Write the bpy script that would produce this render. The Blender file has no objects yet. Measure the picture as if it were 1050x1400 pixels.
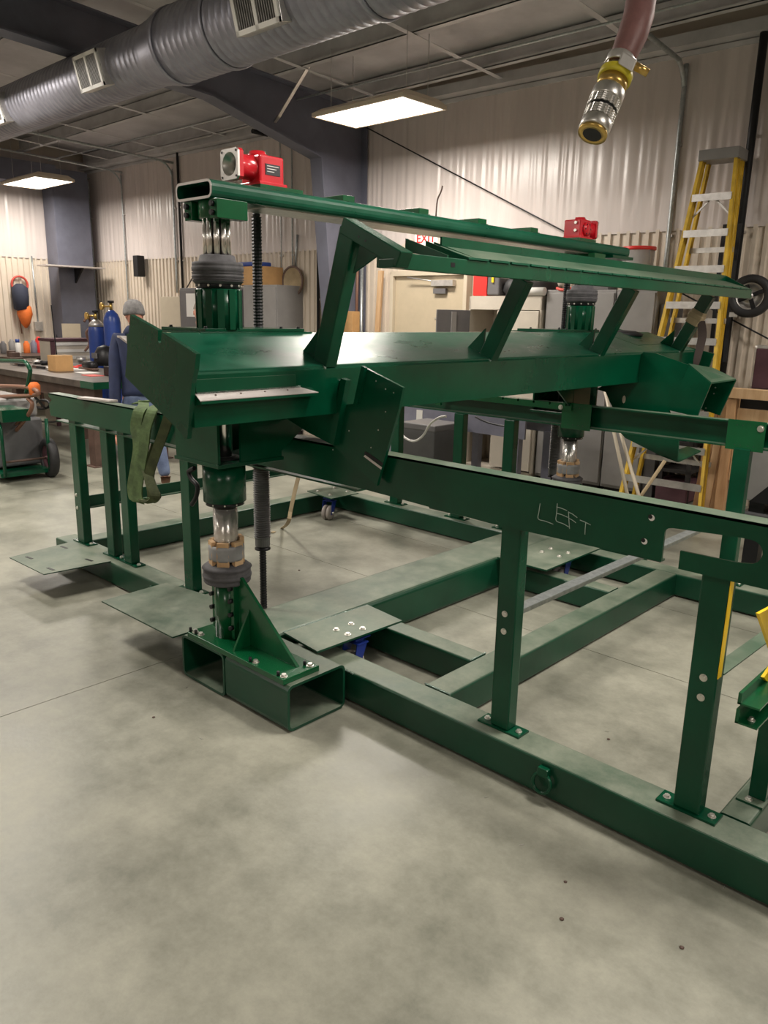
import bpy, bmesh, math, random
from mathutils import Vector, Matrix, Euler
random.seed(7)
sc = bpy.context.scene
COL = sc.collection
# ---------------------------------------------------------------- camera
CAM_F, YAW, PIT, ROL, CAM_H = 1059.0, math.radians(-43.03), math.radians(14.20), math.radians(1.18), 1.7
Fv = Vector((math.sin(YAW)*math.cos(PIT), math.cos(YAW)*math.cos(PIT), -math.sin(PIT)))
r0 = Vector((math.cos(YAW), -math.sin(YAW), 0)); u0 = r0.cross(Fv)
Rv = r0*math.cos(ROL)+u0*math.sin(ROL); Uv = -r0*math.sin(ROL)+u0*math.cos(ROL)
CP = Vector((0, 0, CAM_H))
cam_d = bpy.data.cameras.new('camera'); cam = bpy.data.objects.new('camera', cam_d); COL.objects.link(cam)
cam_d.sensor_fit = 'VERTICAL'; cam_d.sensor_height = 36; cam_d.lens = CAM_F/1400*36
cam_d.clip_start = 0.05; cam_d.clip_end = 100
M4 = Matrix((Rv, Uv, -Fv)).transposed().to_4x4(); M4.translation = CP
cam.matrix_world = M4
sc.camera = cam
# ---------------------------------------------------------------- world, exposure
w = bpy.data.worlds.new('world'); sc.world = w; w.use_nodes = True
w.node_tree.nodes['Background'].inputs[0].default_value = (1, 0.93, 0.85, 1)
w.node_tree.nodes['Background'].inputs[1].default_value = 0.35
sc.view_settings.view_transform = 'Standard'; sc.view_settings.look = 'None'
sc.view_settings.gamma = 1; sc.view_settings.use_curve_mapping = False
sc.view_settings.exposure = 0.06
LIGHT_W = 108.0                       # one four-foot high-bay fixture
LIGHT_COL = (1.0, 0.925, 0.83)
# fixtures: x, y, z (all over the shop, most of them out of view)
FIXTURES = [(-5.72, 5.92, 3.60), (-12.75, 5.65, 3.58), (-8.35, 2.72, 3.75), (0.6, 5.6, 3.85), (-0.9, 3.1, 3.95),
            (-5.4, 1.0, 3.85), (-12.5, -0.6, 3.75), (3.6, 0.4, 3.85), (-8.0, -4.8, 3.75), (1.0, -5.2, 3.75)]

# ---------------------------------------------------------------- pixel -> plane (metric planes of the shop)
def ray(px, py): return Fv + Rv*((px-525)/CAM_F) - Uv*((py-700)/CAM_F)
def PX(px, py, x): d = ray(px, py); return CP + d*((x-CP.x)/d.x)
def PY(px, py, y): d = ray(px, py); return CP + d*((y-CP.y)/d.y)
def PZ(px, py, z): d = ray(px, py); return CP + d*((z-CP.z)/d.z)
WA = 0.04; W0 = Vector((-2.8, 7.65, 0)); WN = Vector((-math.sin(WA), math.cos(WA), 0)); WT = Vector((math.cos(WA), math.sin(WA), 0))
def PW(px, py, off=0.0):
    d = ray(px, py); return CP + d*(((W0-CP).dot(WN)-off)/d.dot(WN))
def WP(u, off, z): return W0 + WT*u - WN*off + Vector((0, 0, z))
def wu(p): return (p-W0).dot(WT)

# ---------------------------------------------------------------- materials
MATS = {}
def mat(name, col, rough=0.5, metal=0.0, var=0.0, scale=6.0, col2=None, bump=0.0, bscale=60.0, coat=0.0, dust=0.0, emit=None, alpha=1.0, spec=0.5, trans=0.0, detail=6, fac=(0.35, 0.65), rvar=0.0, stretch=None, nrough=0.62):
    m = bpy.data.materials.new(name); m.use_nodes = True; nt = m.node_tree; N = nt.nodes; Lk = nt.links
    b = N['Principled BSDF']
    b.inputs['Base Color'].default_value = (*col, 1); b.inputs['Roughness'].default_value = rough; b.inputs['Metallic'].default_value = metal
    b.inputs['Coat Weight'].default_value = coat; b.inputs['Coat Roughness'].default_value = 0.12
    b.inputs['Specular IOR Level'].default_value = spec
    if trans: b.inputs['Transmission Weight'].default_value = trans
    if alpha < 1: b.inputs['Alpha'].default_value = alpha
    if emit:
        b.inputs['Emission Color'].default_value = (*emit[:3], 1); b.inputs['Emission Strength'].default_value = emit[3]
    tc = N.new('ShaderNodeTexCoord'); src = tc.outputs['Object']
    if stretch:
        mp = N.new('ShaderNodeMapping'); mp.inputs['Scale'].default_value = stretch; Lk.new(src, mp.inputs['Vector']); src = mp.outputs['Vector']
    colout = None
    if var > 0 or col2:
        nz = N.new('ShaderNodeTexNoise'); nz.inputs['Scale'].default_value = scale; nz.inputs['Detail'].default_value = detail; nz.inputs['Roughness'].default_value = nrough
        Lk.new(src, nz.inputs['Vector'])
        rp = N.new('ShaderNodeValToRGB'); rp.color_ramp.elements[0].position = fac[0]; rp.color_ramp.elements[1].position = fac[1]
        c2 = col2 if col2 else tuple(min(1, c*(1+var)) for c in col); c1 = col if col2 else tuple(c*(1-var) for c in col)
        rp.color_ramp.elements[0].color = (*c1, 1); rp.color_ramp.elements[1].color = (*c2, 1)
        Lk.new(nz.outputs['Fac'], rp.inputs['Fac']); colout = rp.outputs['Color']
        if rvar:
            mr = N.new('ShaderNodeMapRange'); mr.inputs['To Min'].default_value = max(0, rough-rvar); mr.inputs['To Max'].default_value = rough+rvar
            mr.inputs['From Min'].default_value = 0.3; mr.inputs['From Max'].default_value = 0.7
            Lk.new(nz.outputs['Fac'], mr.inputs['Value']); Lk.new(mr.outputs['Result'], b.inputs['Roughness'])
    if dust > 0:      # settled shop dust on faces that look up
        ge = N.new('ShaderNodeNewGeometry'); sx = N.new('ShaderNodeSeparateXYZ'); Lk.new(ge.outputs['Normal'], sx.inputs['Vector'])
        mr = N.new('ShaderNodeMapRange'); mr.inputs['From Min'].default_value = 0.75; mr.inputs['From Max'].default_value = 1.0
        Lk.new(sx.outputs['Z'], mr.inputs['Value'])
        nd = N.new('ShaderNodeTexNoise'); nd.inputs['Scale'].default_value = 5.0; nd.inputs['Detail'].default_value = 9; nd.inputs['Roughness'].default_value = 0.7
        Lk.new(tc.outputs['Object'], nd.inputs['Vector'])
        m2 = N.new('ShaderNodeMapRange'); m2.inputs['From Min'].default_value = 0.3; m2.inputs['From Max'].default_value = 0.65; m2.inputs['To Min'].default_value = 0.25*dust; m2.inputs['To Max'].default_value = dust
        Lk.new(nd.outputs['Fac'], m2.inputs['Value'])
        mu = N.new('ShaderNodeMath'); mu.operation = 'MULTIPLY'; Lk.new(mr.outputs['Result'], mu.inputs[0]); Lk.new(m2.outputs['Result'], mu.inputs[1])
        mx = N.new('ShaderNodeMix'); mx.data_type = 'RGBA'; Lk.new(mu.outputs[0], mx.inputs['Factor'])
        if colout: Lk.new(colout, mx.inputs['A'])
        else: mx.inputs['A'].default_value = (*col, 1)
        mx.inputs['B'].default_value = (0.24, 0.265, 0.205, 1); colout = mx.outputs['Result']
        mr3 = N.new('ShaderNodeMapRange'); mr3.inputs['To Min'].default_value = rough; mr3.inputs['To Max'].default_value = 0.62
        Lk.new(mu.outputs[0], mr3.inputs['Value']); Lk.new(mr3.outputs['Result'], b.inputs['Roughness'])
    if colout: Lk.new(colout, b.inputs['Base Color'])
    if bump > 0:
        nb = N.new('ShaderNodeTexNoise'); nb.inputs['Scale'].default_value = bscale; nb.inputs['Detail'].default_value = 4
        Lk.new(src, nb.inputs['Vector'])
        bp = N.new('ShaderNodeBump'); bp.inputs['Strength'].default_value = bump; bp.inputs['Distance'].default_value = 0.01
        Lk.new(nb.outputs['Fac'], bp.inputs['Height']); Lk.new(bp.outputs['Normal'], b.inputs['Normal'])
    MATS[name] = m
    return m

G = (0.0005, 0.056, 0.025)
GREEN = mat('green_paint', G, 0.26, var=0.18, scale=3, bump=0.03, bscale=30, coat=0.08, spec=0.36)
GREEN_D = mat('green_paint_dusty', G, 0.30, var=0.18, scale=3, bump=0.03, bscale=30, dust=0.6)
GREEN_F = mat('green_paint_floor', (0.003, 0.05, 0.024), 0.33, var=0.2, scale=3, bump=0.03, bscale=30, dust=0.85)
GREEN_B = mat('bright_green_paint', (0.002, 0.080, 0.026), 0.25, var=0.12, scale=5, coat=0.15)
GREEN_S = mat('smeared_green_paint', (0.003, 0.066, 0.034), 0.32, col2=(0.010, 0.12, 0.065), scale=7, coat=0.0, spec=0.4, fac=(0.45, 0.8), rvar=0.08, stretch=(1, .45, 1), nrough=0.7)
RED = mat('red_enamel', (0.62, 0.012, 0.025), 0.28, coat=0.4, var=0.1)
STEEL = mat('machined_steel', (0.68, 0.66, 0.63), 0.36, metal=1.0, var=0.1, scale=20)
CHROME = mat('chrome_shaft', (0.80, 0.77, 0.74), 0.20, metal=1.0)
ZINC = mat('zinc_bolt', (0.75, 0.73, 0.68), 0.35, metal=0.9)
GALV = mat('galvanized_steel', (0.52, 0.55, 0.55), 0.42, metal=0.75, col2=(0.36, 0.39, 0.40), scale=35, bump=0.05)
DUCT = mat('duct_galvanized', (0.34, 0.34, 0.40), 0.45, metal=0.6, col2=(0.26, 0.26, 0.31), scale=9, stretch=(1, 1, 1), bump=0.06, bscale=8)
BLACK = mat('black_steel', (0.012, 0.012, 0.014), 0.45, metal=0.3, var=0.2)
RUBBER = mat('black_rubber', (0.02, 0.02, 0.022), 0.6, var=0.2)
WRAP = mat('grey_fabric_wrap', (0.085, 0.083, 0.09), 0.75, var=0.3, scale=12, bump=0.25, bscale=25)
TAPE = mat('duct_tape', (0.30, 0.30, 0.31), 0.42, var=0.15, scale=10, bump=0.1, bscale=30)
BELLOW = mat('grey_bellows', (0.13, 0.13, 0.13), 0.5, var=0.15)
FILM = mat('clear_film', (0.9, 0.9, 0.9), 0.12, trans=0.85, alpha=0.55, bump=0.2, bscale=30)
WOOD = mat('pine_wood', (0.50, 0.30, 0.15), 0.6, col2=(0.33, 0.17, 0.075), scale=4, stretch=(4, 4, .5), bump=0.1)
WOODL = mat('pale_wood', (0.66, 0.45, 0.26), 0.6, col2=(0.50, 0.30, 0.15), scale=4, stretch=(4, 4, .5))
FLOOR = mat('concrete', (0.185, 0.187, 0.150), 0.40, col2=(0.35, 0.345, 0.283), scale=1.9, nrough=0.74, detail=13, fac=(0.38, 0.64), bump=0.05, bscale=45, rvar=0.1)
JOINT = mat('joint_filler', (0.07, 0.06, 0.05), 0.8)
PLASTIC = mat('vapour_barrier', (0.68, 0.61, 0.585), 0.27, var=0.06, scale=1.2, bump=0.25, bscale=3.0, stretch=(5, 5, .35))
CORR = mat('corrugated_liner', (0.67, 0.585, 0.49), 0.42, var=0.05, scale=2)
FRAME = mat('primer_steel', (0.12, 0.125, 0.165), 0.5, var=0.15, scale=2)
PURLIN = mat('purlin_galvanized', (0.60, 0.59, 0.60), 0.5, metal=0.2, var=0.15, scale=2)
ROOF = mat('roof_liner', (0.66, 0.64, 0.655), 0.6, col2=(0.50, 0.485, 0.50), scale=1.6, bump=0.15, bscale=3)
CREAM = mat('cream_enamel', (0.56, 0.49, 0.38), 0.45, var=0.04)
DOORM = mat('beige_door_paint', (0.50, 0.42, 0.30), 0.42, var=0.05)
CABG = mat('cabinet_grey', (0.26, 0.25, 0.245), 0.42, var=0.06)
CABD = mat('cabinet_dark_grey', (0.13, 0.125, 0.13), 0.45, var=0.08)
CABW = mat('cabinet_putty', (0.52, 0.47, 0.40), 0.42, var=0.05)
WHITE = mat('white_plastic', (0.75, 0.73, 0.70), 0.45)
LENS = mat('lit_lens', (1, 1, 1), 0.5, emit=(1.0, 0.93, 0.82, 7.0))
HOUSING = mat('fixture_housing', (0.72, 0.62, 0.50), 0.45)
YEL = mat('ladder_yellow', (0.62, 0.40, 0.035), 0.45, var=0.2, scale=8)
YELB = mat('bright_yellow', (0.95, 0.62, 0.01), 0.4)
ALU = mat('aluminium', (0.62, 0.60, 0.58), 0.38, metal=0.8, var=0.12, scale=15)
BRASS = mat('brass', (0.62, 0.42, 0.13), 0.3, metal=0.9, var=0.15, scale=40)
YPAINT = mat('yellow_ring', (0.62, 0.53, 0.03), 0.45)
HOSE = mat('red_brown_hose', (0.22, 0.105, 0.10), 0.5, var=0.25, scale=20, bump=0.1)
BLUE = mat('cylinder_blue', (0.02, 0.055, 0.26), 0.35, var=0.15)
CAST = mat('castor_blue', (0.01, 0.03, 0.22), 0.35)
CWHEEL = mat('castor_wheel_grey', (0.30, 0.27, 0.25), 0.5)
SLING = mat('sling_green', (0.085, 0.135, 0.05), 0.85, var=0.3, scale=14, bump=0.3, bscale=50)
SLINGD = mat('sling_olive', (0.06, 0.075, 0.028), 0.85, var=0.3, scale=14, bump=0.3, bscale=50)
TAN = mat('tan_strap', (0.36, 0.28, 0.17), 0.8, var=0.2)
BROWNS = mat('brown_strap', (0.05, 0.035, 0.03), 0.8)
CARD = mat('cardboard', (0.47, 0.27, 0.11), 0.75, var=0.1)
DENIM = mat('denim', (0.16, 0.21, 0.34), 0.85, col2=(0.09, 0.12, 0.22), scale=9, bump=0.2, bscale=20)
NAVY = mat('navy_hoodie', (0.011, 0.018, 0.055), 0.85, var=0.25, scale=6, bump=0.2, bscale=12)
BEANIE = mat('grey_beanie', (0.17, 0.165, 0.165), 0.9, var=0.25, scale=30, bump=0.3, bscale=60)
SKIN = mat('skin', (0.55, 0.25, 0.18), 0.5)
SHOE = mat('brown_boot', (0.16, 0.085, 0.05), 0.6, var=0.2)
SOLE = mat('pale_sole', (0.5, 0.45, 0.36), 0.7)
HAIR = mat('grey_hair', (0.2, 0.16, 0.13), 0.7)
GREYT = mat('grey_tshirt', (0.42, 0.41, 0.40), 0.85)
BENCH = mat('bench_steel', (0.16, 0.135, 0.115), 0.4, metal=0.5, col2=(0.075, 0.062, 0.055), scale=5)
RUST = mat('rusty_steel', (0.115, 0.07, 0.055), 0.6, var=0.25)
REDP = mat('red_plastic', (0.68, 0.03, 0.025), 0.4)
PINK = mat('red_hose', (0.60, 0.08, 0.06), 0.5)
ORANGE = mat('orange_fabric', (0.75, 0.17, 0.03), 0.7, var=0.15)
DENIMD = mat('dark_blue_fabric', (0.03, 0.035, 0.06), 0.8)
COPPER = mat('brown_cable', (0.20, 0.10, 0.065), 0.5)
MAROON = mat('maroon_fabric', (0.085, 0.035, 0.045), 0.7, var=0.15)
BOXGREY = mat('machine_grey', (0.095, 0.095, 0.10), 0.45, var=0.1)
WBENCH = mat('blue_grey_paint', (0.20, 0.20, 0.26), 0.5, var=0.1)
DARKIN = mat('dark_interior', (0.02, 0.018, 0.017), 0.8)
CHALK = mat('chalk', (0.42, 0.52, 0.45), 0.9)
SIGNW = mat('sign_white', (0.85, 0.80, 0.72), 0.5, emit=(1, 0.9, 0.8, 0.25))
SIGNR = mat('sign_red', (0.75, 0.03, 0.03), 0.5)
SIGNP = mat('faded_sign_red', (0.72, 0.10, 0.09), 0.5)
TAG = mat('nameplate', (0.05, 0.05, 0.055), 0.35, metal=0.5)
LEDGE = mat('bare_milled_steel', (0.60, 0.55, 0.53), 0.4, metal=0.35, var=0.08)
WELD = mat('weld_bead', (0.30, 0.40, 0.35), 0.25, metal=0.5, bump=0.6, bscale=120)
CLEAR = mat('clear_plastic', (0.75, 0.72, 0.70), 0.2, trans=0.6, alpha=0.8)

# ---------------------------------------------------------------- object helpers
def world_loc(o):
    v = Vector((0, 0, 0))
    while o: v = v + o.location; o = o.parent
    return v
def crom(P, m=5):
    P = [Vector(p) for p in P]; out = []
    for i in range(len(P)-1):
        p0 = P[max(i-1, 0)]; p1 = P[i]; p2 = P[i+1]; p3 = P[min(i+2, len(P)-1)]
        for k in range(m):
            t = k/m; out.append(.5*((2*p1)+(p2-p0)*t+(2*p0-5*p1+4*p2-p3)*t*t+(3*p1-p0-3*p2+p3)*t**3))
    out.append(P[-1]); return out
class MB:
    def __init__(s): s.v = []; s.f = []; s.sm = []
    def add(s, vs, fs, smooth=False):
        n = len(s.v); s.v += [Vector(v) for v in vs]
        for f in fs: s.f.append(tuple(i+n for i in f)); s.sm.append(smooth)
        return s
    def box(s, a, b):
        x0, y0, z0 = a; x1, y1, z1 = b
        x0, x1 = min(x0, x1), max(x0, x1); y0, y1 = min(y0, y1), max(y0, y1); z0, z1 = min(z0, z1), max(z0, z1)
        return s.add([(x0,y0,z0),(x1,y0,z0),(x1,y1,z0),(x0,y1,z0),(x0,y0,z1),(x1,y0,z1),(x1,y1,z1),(x0,y1,z1)],
              [(0,3,2,1),(4,5,6,7),(0,1,5,4),(1,2,6,5),(2,3,7,6),(3,0,4,7)])
    def obox(s, c, ax, ay, az):
        c, ax, ay, az = map(Vector, (c, ax, ay, az))
        P = [c+ax*i+ay*j+az*k for k in (-1, 1) for i, j in ((-1,-1),(1,-1),(1,1),(-1,1))]
        return s.add(P, [(0,3,2,1),(4,5,6,7),(0,1,5,4),(1,2,6,5),(2,3,7,6),(3,0,4,7)])
    def prism(s, poly, vec, smooth=False):
        n = len(poly); vec = Vector(vec); A = [Vector(p) for p in poly]; B = [p+vec for p in A]
        fs = [tuple(range(n)), tuple(range(2*n-1, n-1, -1))] + [(i, n+i, n+(i+1) % n, (i+1) % n) for i in range(n)]
        return s.add(A+B, fs, smooth)
    def hollow(s, O, I, vec):
        n = len(O); vec = Vector(vec); O = [Vector(p) for p in O]; I = [Vector(p) for p in I]
        V = O+I+[p+vec for p in O]+[p+vec for p in I]; fs = []
        for i in range(n):
            j = (i+1) % n
            fs += [(i, j, n+j, n+i), (2*n+i, 3*n+i, 3*n+j, 2*n+j), (i, 2*n+i, 2*n+j, j), (n+i, n+j, 3*n+j, 3*n+i)]
        return s.add(V, fs)
    def cyl(s, p0, p1, r, r2=None, n=16, caps=True):
        p0, p1 = Vector(p0), Vector(p1); r2 = r if r2 is None else r2
        d = (p1-p0).normalized(); a = d.orthogonal().normalized(); b = d.cross(a)
        V = []
        for p, q in ((p0, r), (p1, r2)):
            V += [p+a*(q*math.cos(t))+b*(q*math.sin(t)) for t in [2*math.pi*i/n for i in range(n)]]
        s.add(V, [(i, (i+1) % n, n+(i+1) % n, n+i) for i in range(n)], True)
        if caps: s.add(V, [tuple(range(n-1, -1, -1)), tuple(range(n, 2*n))], False)
        return s
    def ring(s, prof, base, axis=(0, 0, 1), n=24): return s.lathe(list(prof)+[prof[0]], base, axis, n, caps=False)
    def lathe(s, prof, base, axis=(0, 0, 1), n=20, flute=0, fd=0.0, caps=True, smooth=True):
        base = Vector(base); d = Vector(axis).normalized(); a = d.orthogonal().normalized(); b = d.cross(a); V = []
        for (r, h) in prof:
            for i in range(n):
                t = 2*math.pi*i/n; q = r-(fd if flute and (i*flute*2//n) % 2 else 0)
                V.append(base+d*h+a*(q*math.cos(t))+b*(q*math.sin(t)))
        k = len(prof)
        fs = [(j*n+i, j*n+(i+1) % n, (j+1)*n+(i+1) % n, (j+1)*n+i) for j in range(k-1) for i in range(n)]
        s.add(V, fs, smooth)
        if not caps: return s
        caps = []
        if prof[0][0] > 1e-5: caps.append(tuple(range(n-1, -1, -1)))
        if prof[-1][0] > 1e-5: caps.append(tuple(range((k-1)*n, k*n)))
        if caps: s.add(V, caps, False)
        return s
    def tube(s, pts, r, n=8, caps=True):
        if 4 <= len(pts) <= 11 and not isinstance(r, (list, tuple)): pts = crom(pts)
        pts = [Vector(p) for p in pts]; k = len(pts); V = []; a = None
        for i, p in enumerate(pts):
            d = (pts[min(i+1, k-1)]-pts[max(i-1, 0)]).normalized()
            a = d.orthogonal().normalized() if a is None else (a-d*a.dot(d)).normalized()
            b = d.cross(a); q = r[i] if isinstance(r, (list, tuple)) else r
            V += [p+a*(q*math.cos(2*math.pi*j/n))+b*(q*math.sin(2*math.pi*j/n)) for j in range(n)]
        s.add(V, [(i*n+j, i*n+(j+1) % n, (i+1)*n+(j+1) % n, (i+1)*n+j) for i in range(k-1) for j in range(n)], True)
        if caps: s.add(V, [tuple(range(n-1, -1, -1)), tuple(range((k-1)*n, k*n))], False)
        return s
    def strap(s, pts, wvec, t=0.004):
        if len(pts) >= 4:
            if isinstance(wvec, list): wvec = crom(wvec)
            pts = crom(pts)
        pts = [Vector(p) for p in pts]; V = []; k = len(pts)
        for i, p in enumerate(pts):
            w_ = Vector(wvec[i] if isinstance(wvec, list) else wvec)
            d = (pts[min(i+1, k-1)]-pts[max(i-1, 0)]).normalized(); nrm = d.cross(w_).normalized()*t/2
            V += [p-w_/2-nrm, p+w_/2-nrm, p+w_/2+nrm, p-w_/2+nrm]
        fs = [(i*4+j, i*4+(j+1) % 4, (i+1)*4+(j+1) % 4, (i+1)*4+j) for i in range(k-1) for j in range(4)]
        fs += [(0, 3, 2, 1), (4*k-4, 4*k-3, 4*k-2, 4*k-1)]
        return s.add(V, fs, False)
    def build(s, name, m, parent=None, bevel=0.0, loc=None, seg=2, **tags):
        me = bpy.data.meshes.new(name)
        if parent is not None: o0 = world_loc(parent)
        elif loc is not None: o0 = Vector(loc)
        else:
            xs = [v.x for v in s.v]; ys = [v.y for v in s.v]; zs = [v.z for v in s.v]
            o0 = Vector(((min(xs)+max(xs))/2, (min(ys)+max(ys))/2, min(zs)))
        me.from_pydata([v-o0 for v in s.v], [], s.f)
        me.polygons.foreach_set('use_smooth', s.sm)
        bm = bmesh.new(); bm.from_mesh(me)
        bmesh.ops.remove_doubles(bm, verts=bm.verts, dist=1e-6)
        bmesh.ops.recalc_face_normals(bm, faces=bm.faces)
        big = [f for f in bm.faces if len(f.verts) > 4]
        if big and bevel == 0: bmesh.ops.triangulate(bm, faces=big)
        bm.to_mesh(me); bm.free()
        me.materials.append(m)
        o = bpy.data.objects.new(name, me); COL.objects.link(o)
        if parent is not None: o.parent = parent
        else: o.location = o0
        if bevel > 0:
            bv = o.modifiers.new('bevel', 'BEVEL'); bv.width = bevel; bv.segments = seg; bv.limit_method = 'ANGLE'; bv.angle_limit = math.radians(40)
            bv.harden_normals = False
        for k, v in tags.items(): o[k] = v
        return o
def thing(name, label, cat, loc, group=None):
    o = bpy.data.objects.new(name, None); COL.objects.link(o); o.location = loc
    o.empty_display_size = 0.1
    o['label'] = label; o['category'] = cat
    if group: o['group'] = group
    return o
def rrect(cx, cz, hx, hz, r, fn, n=4):
    P = []
    for sx, sz, a0 in ((1, 1, 0), (-1, 1, 90), (-1, -1, 180), (1, -1, 270)):
        for i in range(n+1):
            a = math.radians(a0+90*i/n); P.append(fn(cx+sx*(hx-r)+r*math.cos(a), cz+sz*(hz-r)+r*math.sin(a)))
    return P
def box_tube(mb, axis, c0, c1, a0, a1, z0, z1, r=0.015, t=0.009):
    """hollow rectangular tube along axis 'x' or 'y' from c0 to c1"""
    ca, ha, cz, hz = (a0+a1)/2, (a1-a0)/2, (z0+z1)/2, (z1-z0)/2
    fn = (lambda a, z: Vector((c0, a, z))) if axis == 'x' else (lambda a, z: Vector((a, c0, z)))
    vec = (c1-c0, 0, 0) if axis == 'x' else (0, c1-c0, 0)
    return mb.hollow(rrect(ca, cz, ha, hz, r, fn), rrect(ca, cz, ha-t, hz-t, max(r-t, .003), fn), vec)
def bolt(p, axis, r=0.008, h=0.007, m=None, parent=None, name='bolt', washer=True):
    b = MB(); p = Vector(p); d = Vector(axis).normalized()
    if washer: b.cyl(p, p+d*0.002, r*1.45, n=14)
    b.cyl(p, p+d*h, r, n=6)
    return b.build(name, m or ZINC, parent)

# ================================================================ SETTING
XL, XR, YB = -14.2, 9.0, -9.0
# floor slabs between saw-cut joints
fl = thing('floor', 'floor', 'floor', (0, 0, 0)); del fl['label']; del fl['category']; fl['kind'] = 'structure'
MB().box((XL-.3, YB-.3, -0.2), (XR+.3, 8.4, -0.012)).build('joint_bed', JOINT, fl)
xs = [XL-.2, -11.6, -7.40, -3.235, 0.95, 5.1, XR+.2]; ys = [YB-.2, -4.8, -0.65, 3.545, 4.445, 8.3]
for i in range(len(xs)-1):
    for j in range(len(ys)-1):
        g = 0.0022
        MB().box((xs[i]+g, ys[j]+g, -0.1), (xs[i+1]-g, ys[j+1]-g, 0)).build('floor_slab', FLOOR, fl)

def corr_wall(name, origin, tdir, nrm, length, z0, z1, pitch=0.1, depth=0.022):
    b = MB(); V = []; prof = []
    k = int(length/pitch)
    for i in range(k):
        u = i*pitch
        prof += [(u, 0), (u+pitch*.42, 0), (u+pitch*.52, depth), (u+pitch*.86, depth), (u+pitch*.96, 0)]
    for (u, d) in prof:
        for z in (z0, z1): V.append(origin+tdir*u+nrm*d+Vector((0, 0, z)))
    b.add(V, [(2*i, 2*i+2, 2*i+3, 2*i+1) for i in range(len(prof)-1)])
    return b.build(name, CORR, None, kind='structure')
def film_wall(name, origin, tdir, nrm, length, z0, z1, seed):
    """hanging vapour barrier with vertical gathers"""
    rnd = random.Random(seed); du = 0.0125; nu = int(length/du); nz = 14; V = []
    waves = [(rnd.uniform(22, 105), rnd.uniform(0, 6.3), rnd.uniform(.3, 1), rnd.uniform(-.7, .7), rnd.uniform(.5, 2.6), rnd.uniform(0, 6.3)) for _ in range(24)]
    for i in range(nu+1):
        u = i*length/nu
        for j in range(nz+1):
            f = j/nz; d = 0
            for (k, ph, am, sk, mk, mp) in waves: d += am*math.sin(k*u+ph+sk*f*3)*max(0, math.sin(mk*u+mp))*(40/k)**.8
            edge = min(1, 8*f+.12)*min(1, 8*(1-f)+.12)
            V.append(origin+tdir*u+nrm*(0.02+0.0030*d*edge)+Vector((0, 0, z0+(z1-z0)*f)))
    b = MB(); m = nz+1
    b.add(V, [(i*m+j, (i+1)*m+j, (i+1)*m+j+1, i*m+j+1) for i in range(nu) for j in range(nz)], True)
    return b.build(name, PLASTIC, None, kind='structure')
ZW, ZT = 2.565, 4.10
UL = (XL+2.8)/math.cos(WA)
LW = 12.2
# back wall
o_ = WP(UL, 0.0, 0)
MB().obox(WP(UL/2+LW/2, -0.12, 2.6), WT*((LW-UL)/2+.2), WN*0.09, (0, 0, 2.6)).build('wall_back', CORR, None, kind='structure')
corr_wall('trim_1', WP(UL, 0, 0), WT, -WN, LW-UL, 0, ZW)
film_wall('trim_2', WP(UL, 0, 0), WT, -WN, LW-UL, ZW-.02, ZT+.15, 3)
# left wall
CL = WP(UL, 0, 0)     # the far left corner
LT = -WN
MB().obox(CL+LT*8-WT*0.12+Vector((0, 0, 2.6)), LT*8.2, WT*0.09, (0, 0, 2.6)).build('wall_left', CORR, None, kind='structure')
corr_wall('trim_3', CL.copy(), LT, WT, 16, 0, ZW)
film_wall('trim_4', CL.copy(), LT, WT, 16, ZW-.02, ZT+.15, 5)
# unseen sides close the shop for light
MB().box((XR, YB-.3, 0), (XR+.2, 8.6, 5.2)).build('wall_right', CORR, None, kind='structure')
MB().box((XL-.6, YB-.3, 0), (XR+.2, YB, 5.2)).build('wall_front', CORR, None, kind='structure')
# roof deck, gently rising from the eave
def zroof(y): return 4.34+0.05*(7.65-y)
rd = MB(); V = [(XL-1, 8.6, zroof(8.6)+.02), (XR+.3, 8.6, zroof(8.6)+.02), (XR+.3, YB-.4, zroof(YB)), (XL-1, YB-.4, zroof(YB))]
rd.prism(V, (0, 0, .1)); ceil_o = rd.build('ceiling', ROOF, None, kind='structure')
# purlins
k = 0
y = 6.95
def purlin(y, name='purlin'):
    b = MB(); zt = zroof(y)-.005; zb = zt-0.20
    b.box((XL+.1, y-.004, zb), (XR, y+.004, zt)); b.box((XL+.1, y-.075, zb), (XR, y, zb+.008)); b.box((XL+.1, y, zt-.008), (XR, y+.07, zt)); b.box((XL+.1, y-.075, zb), (XR, y-.068, zb+.03))
    return b.build(name, PURLIN, None, kind='structure')
idx = 5
for y in (7.1, 6.0, 4.9, 3.75, 2.6, 1.4, 0.2, -1.2, -2.6, -4.2, -6.0):
    purlin(y, f'trim_{idx}'); idx += 1
for x_ in [XL+1.1+1.55*k for k in range(15)]:
    sb_ = MB().prism([(x_, 7.5, zroof(7.5)-.216), (x_+.06, 7.5, zroof(7.5)-.216), (x_+.06, YB, zroof(YB)-.216), (x_, YB, zroof(YB)-.216)], (0, 0, .003)).build(f'trim_{idx}', PURLIN, None, kind='structure'); idx += 1
# eave strut along the back wall
eb = MB(); eb.obox(WP((UL+LW)/2, 0.10, ZT+.05), WT*((LW-UL)/2), WN*0.09, (0, 0, .05)); eb.obox(WP((UL+LW)/2, 0.03, ZT-.03), WT*((LW-UL)/2), WN*0.015, (0, 0, .02))
eb.build(f'trim_{idx}', PURLIN, None, kind='structure'); idx += 1

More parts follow.
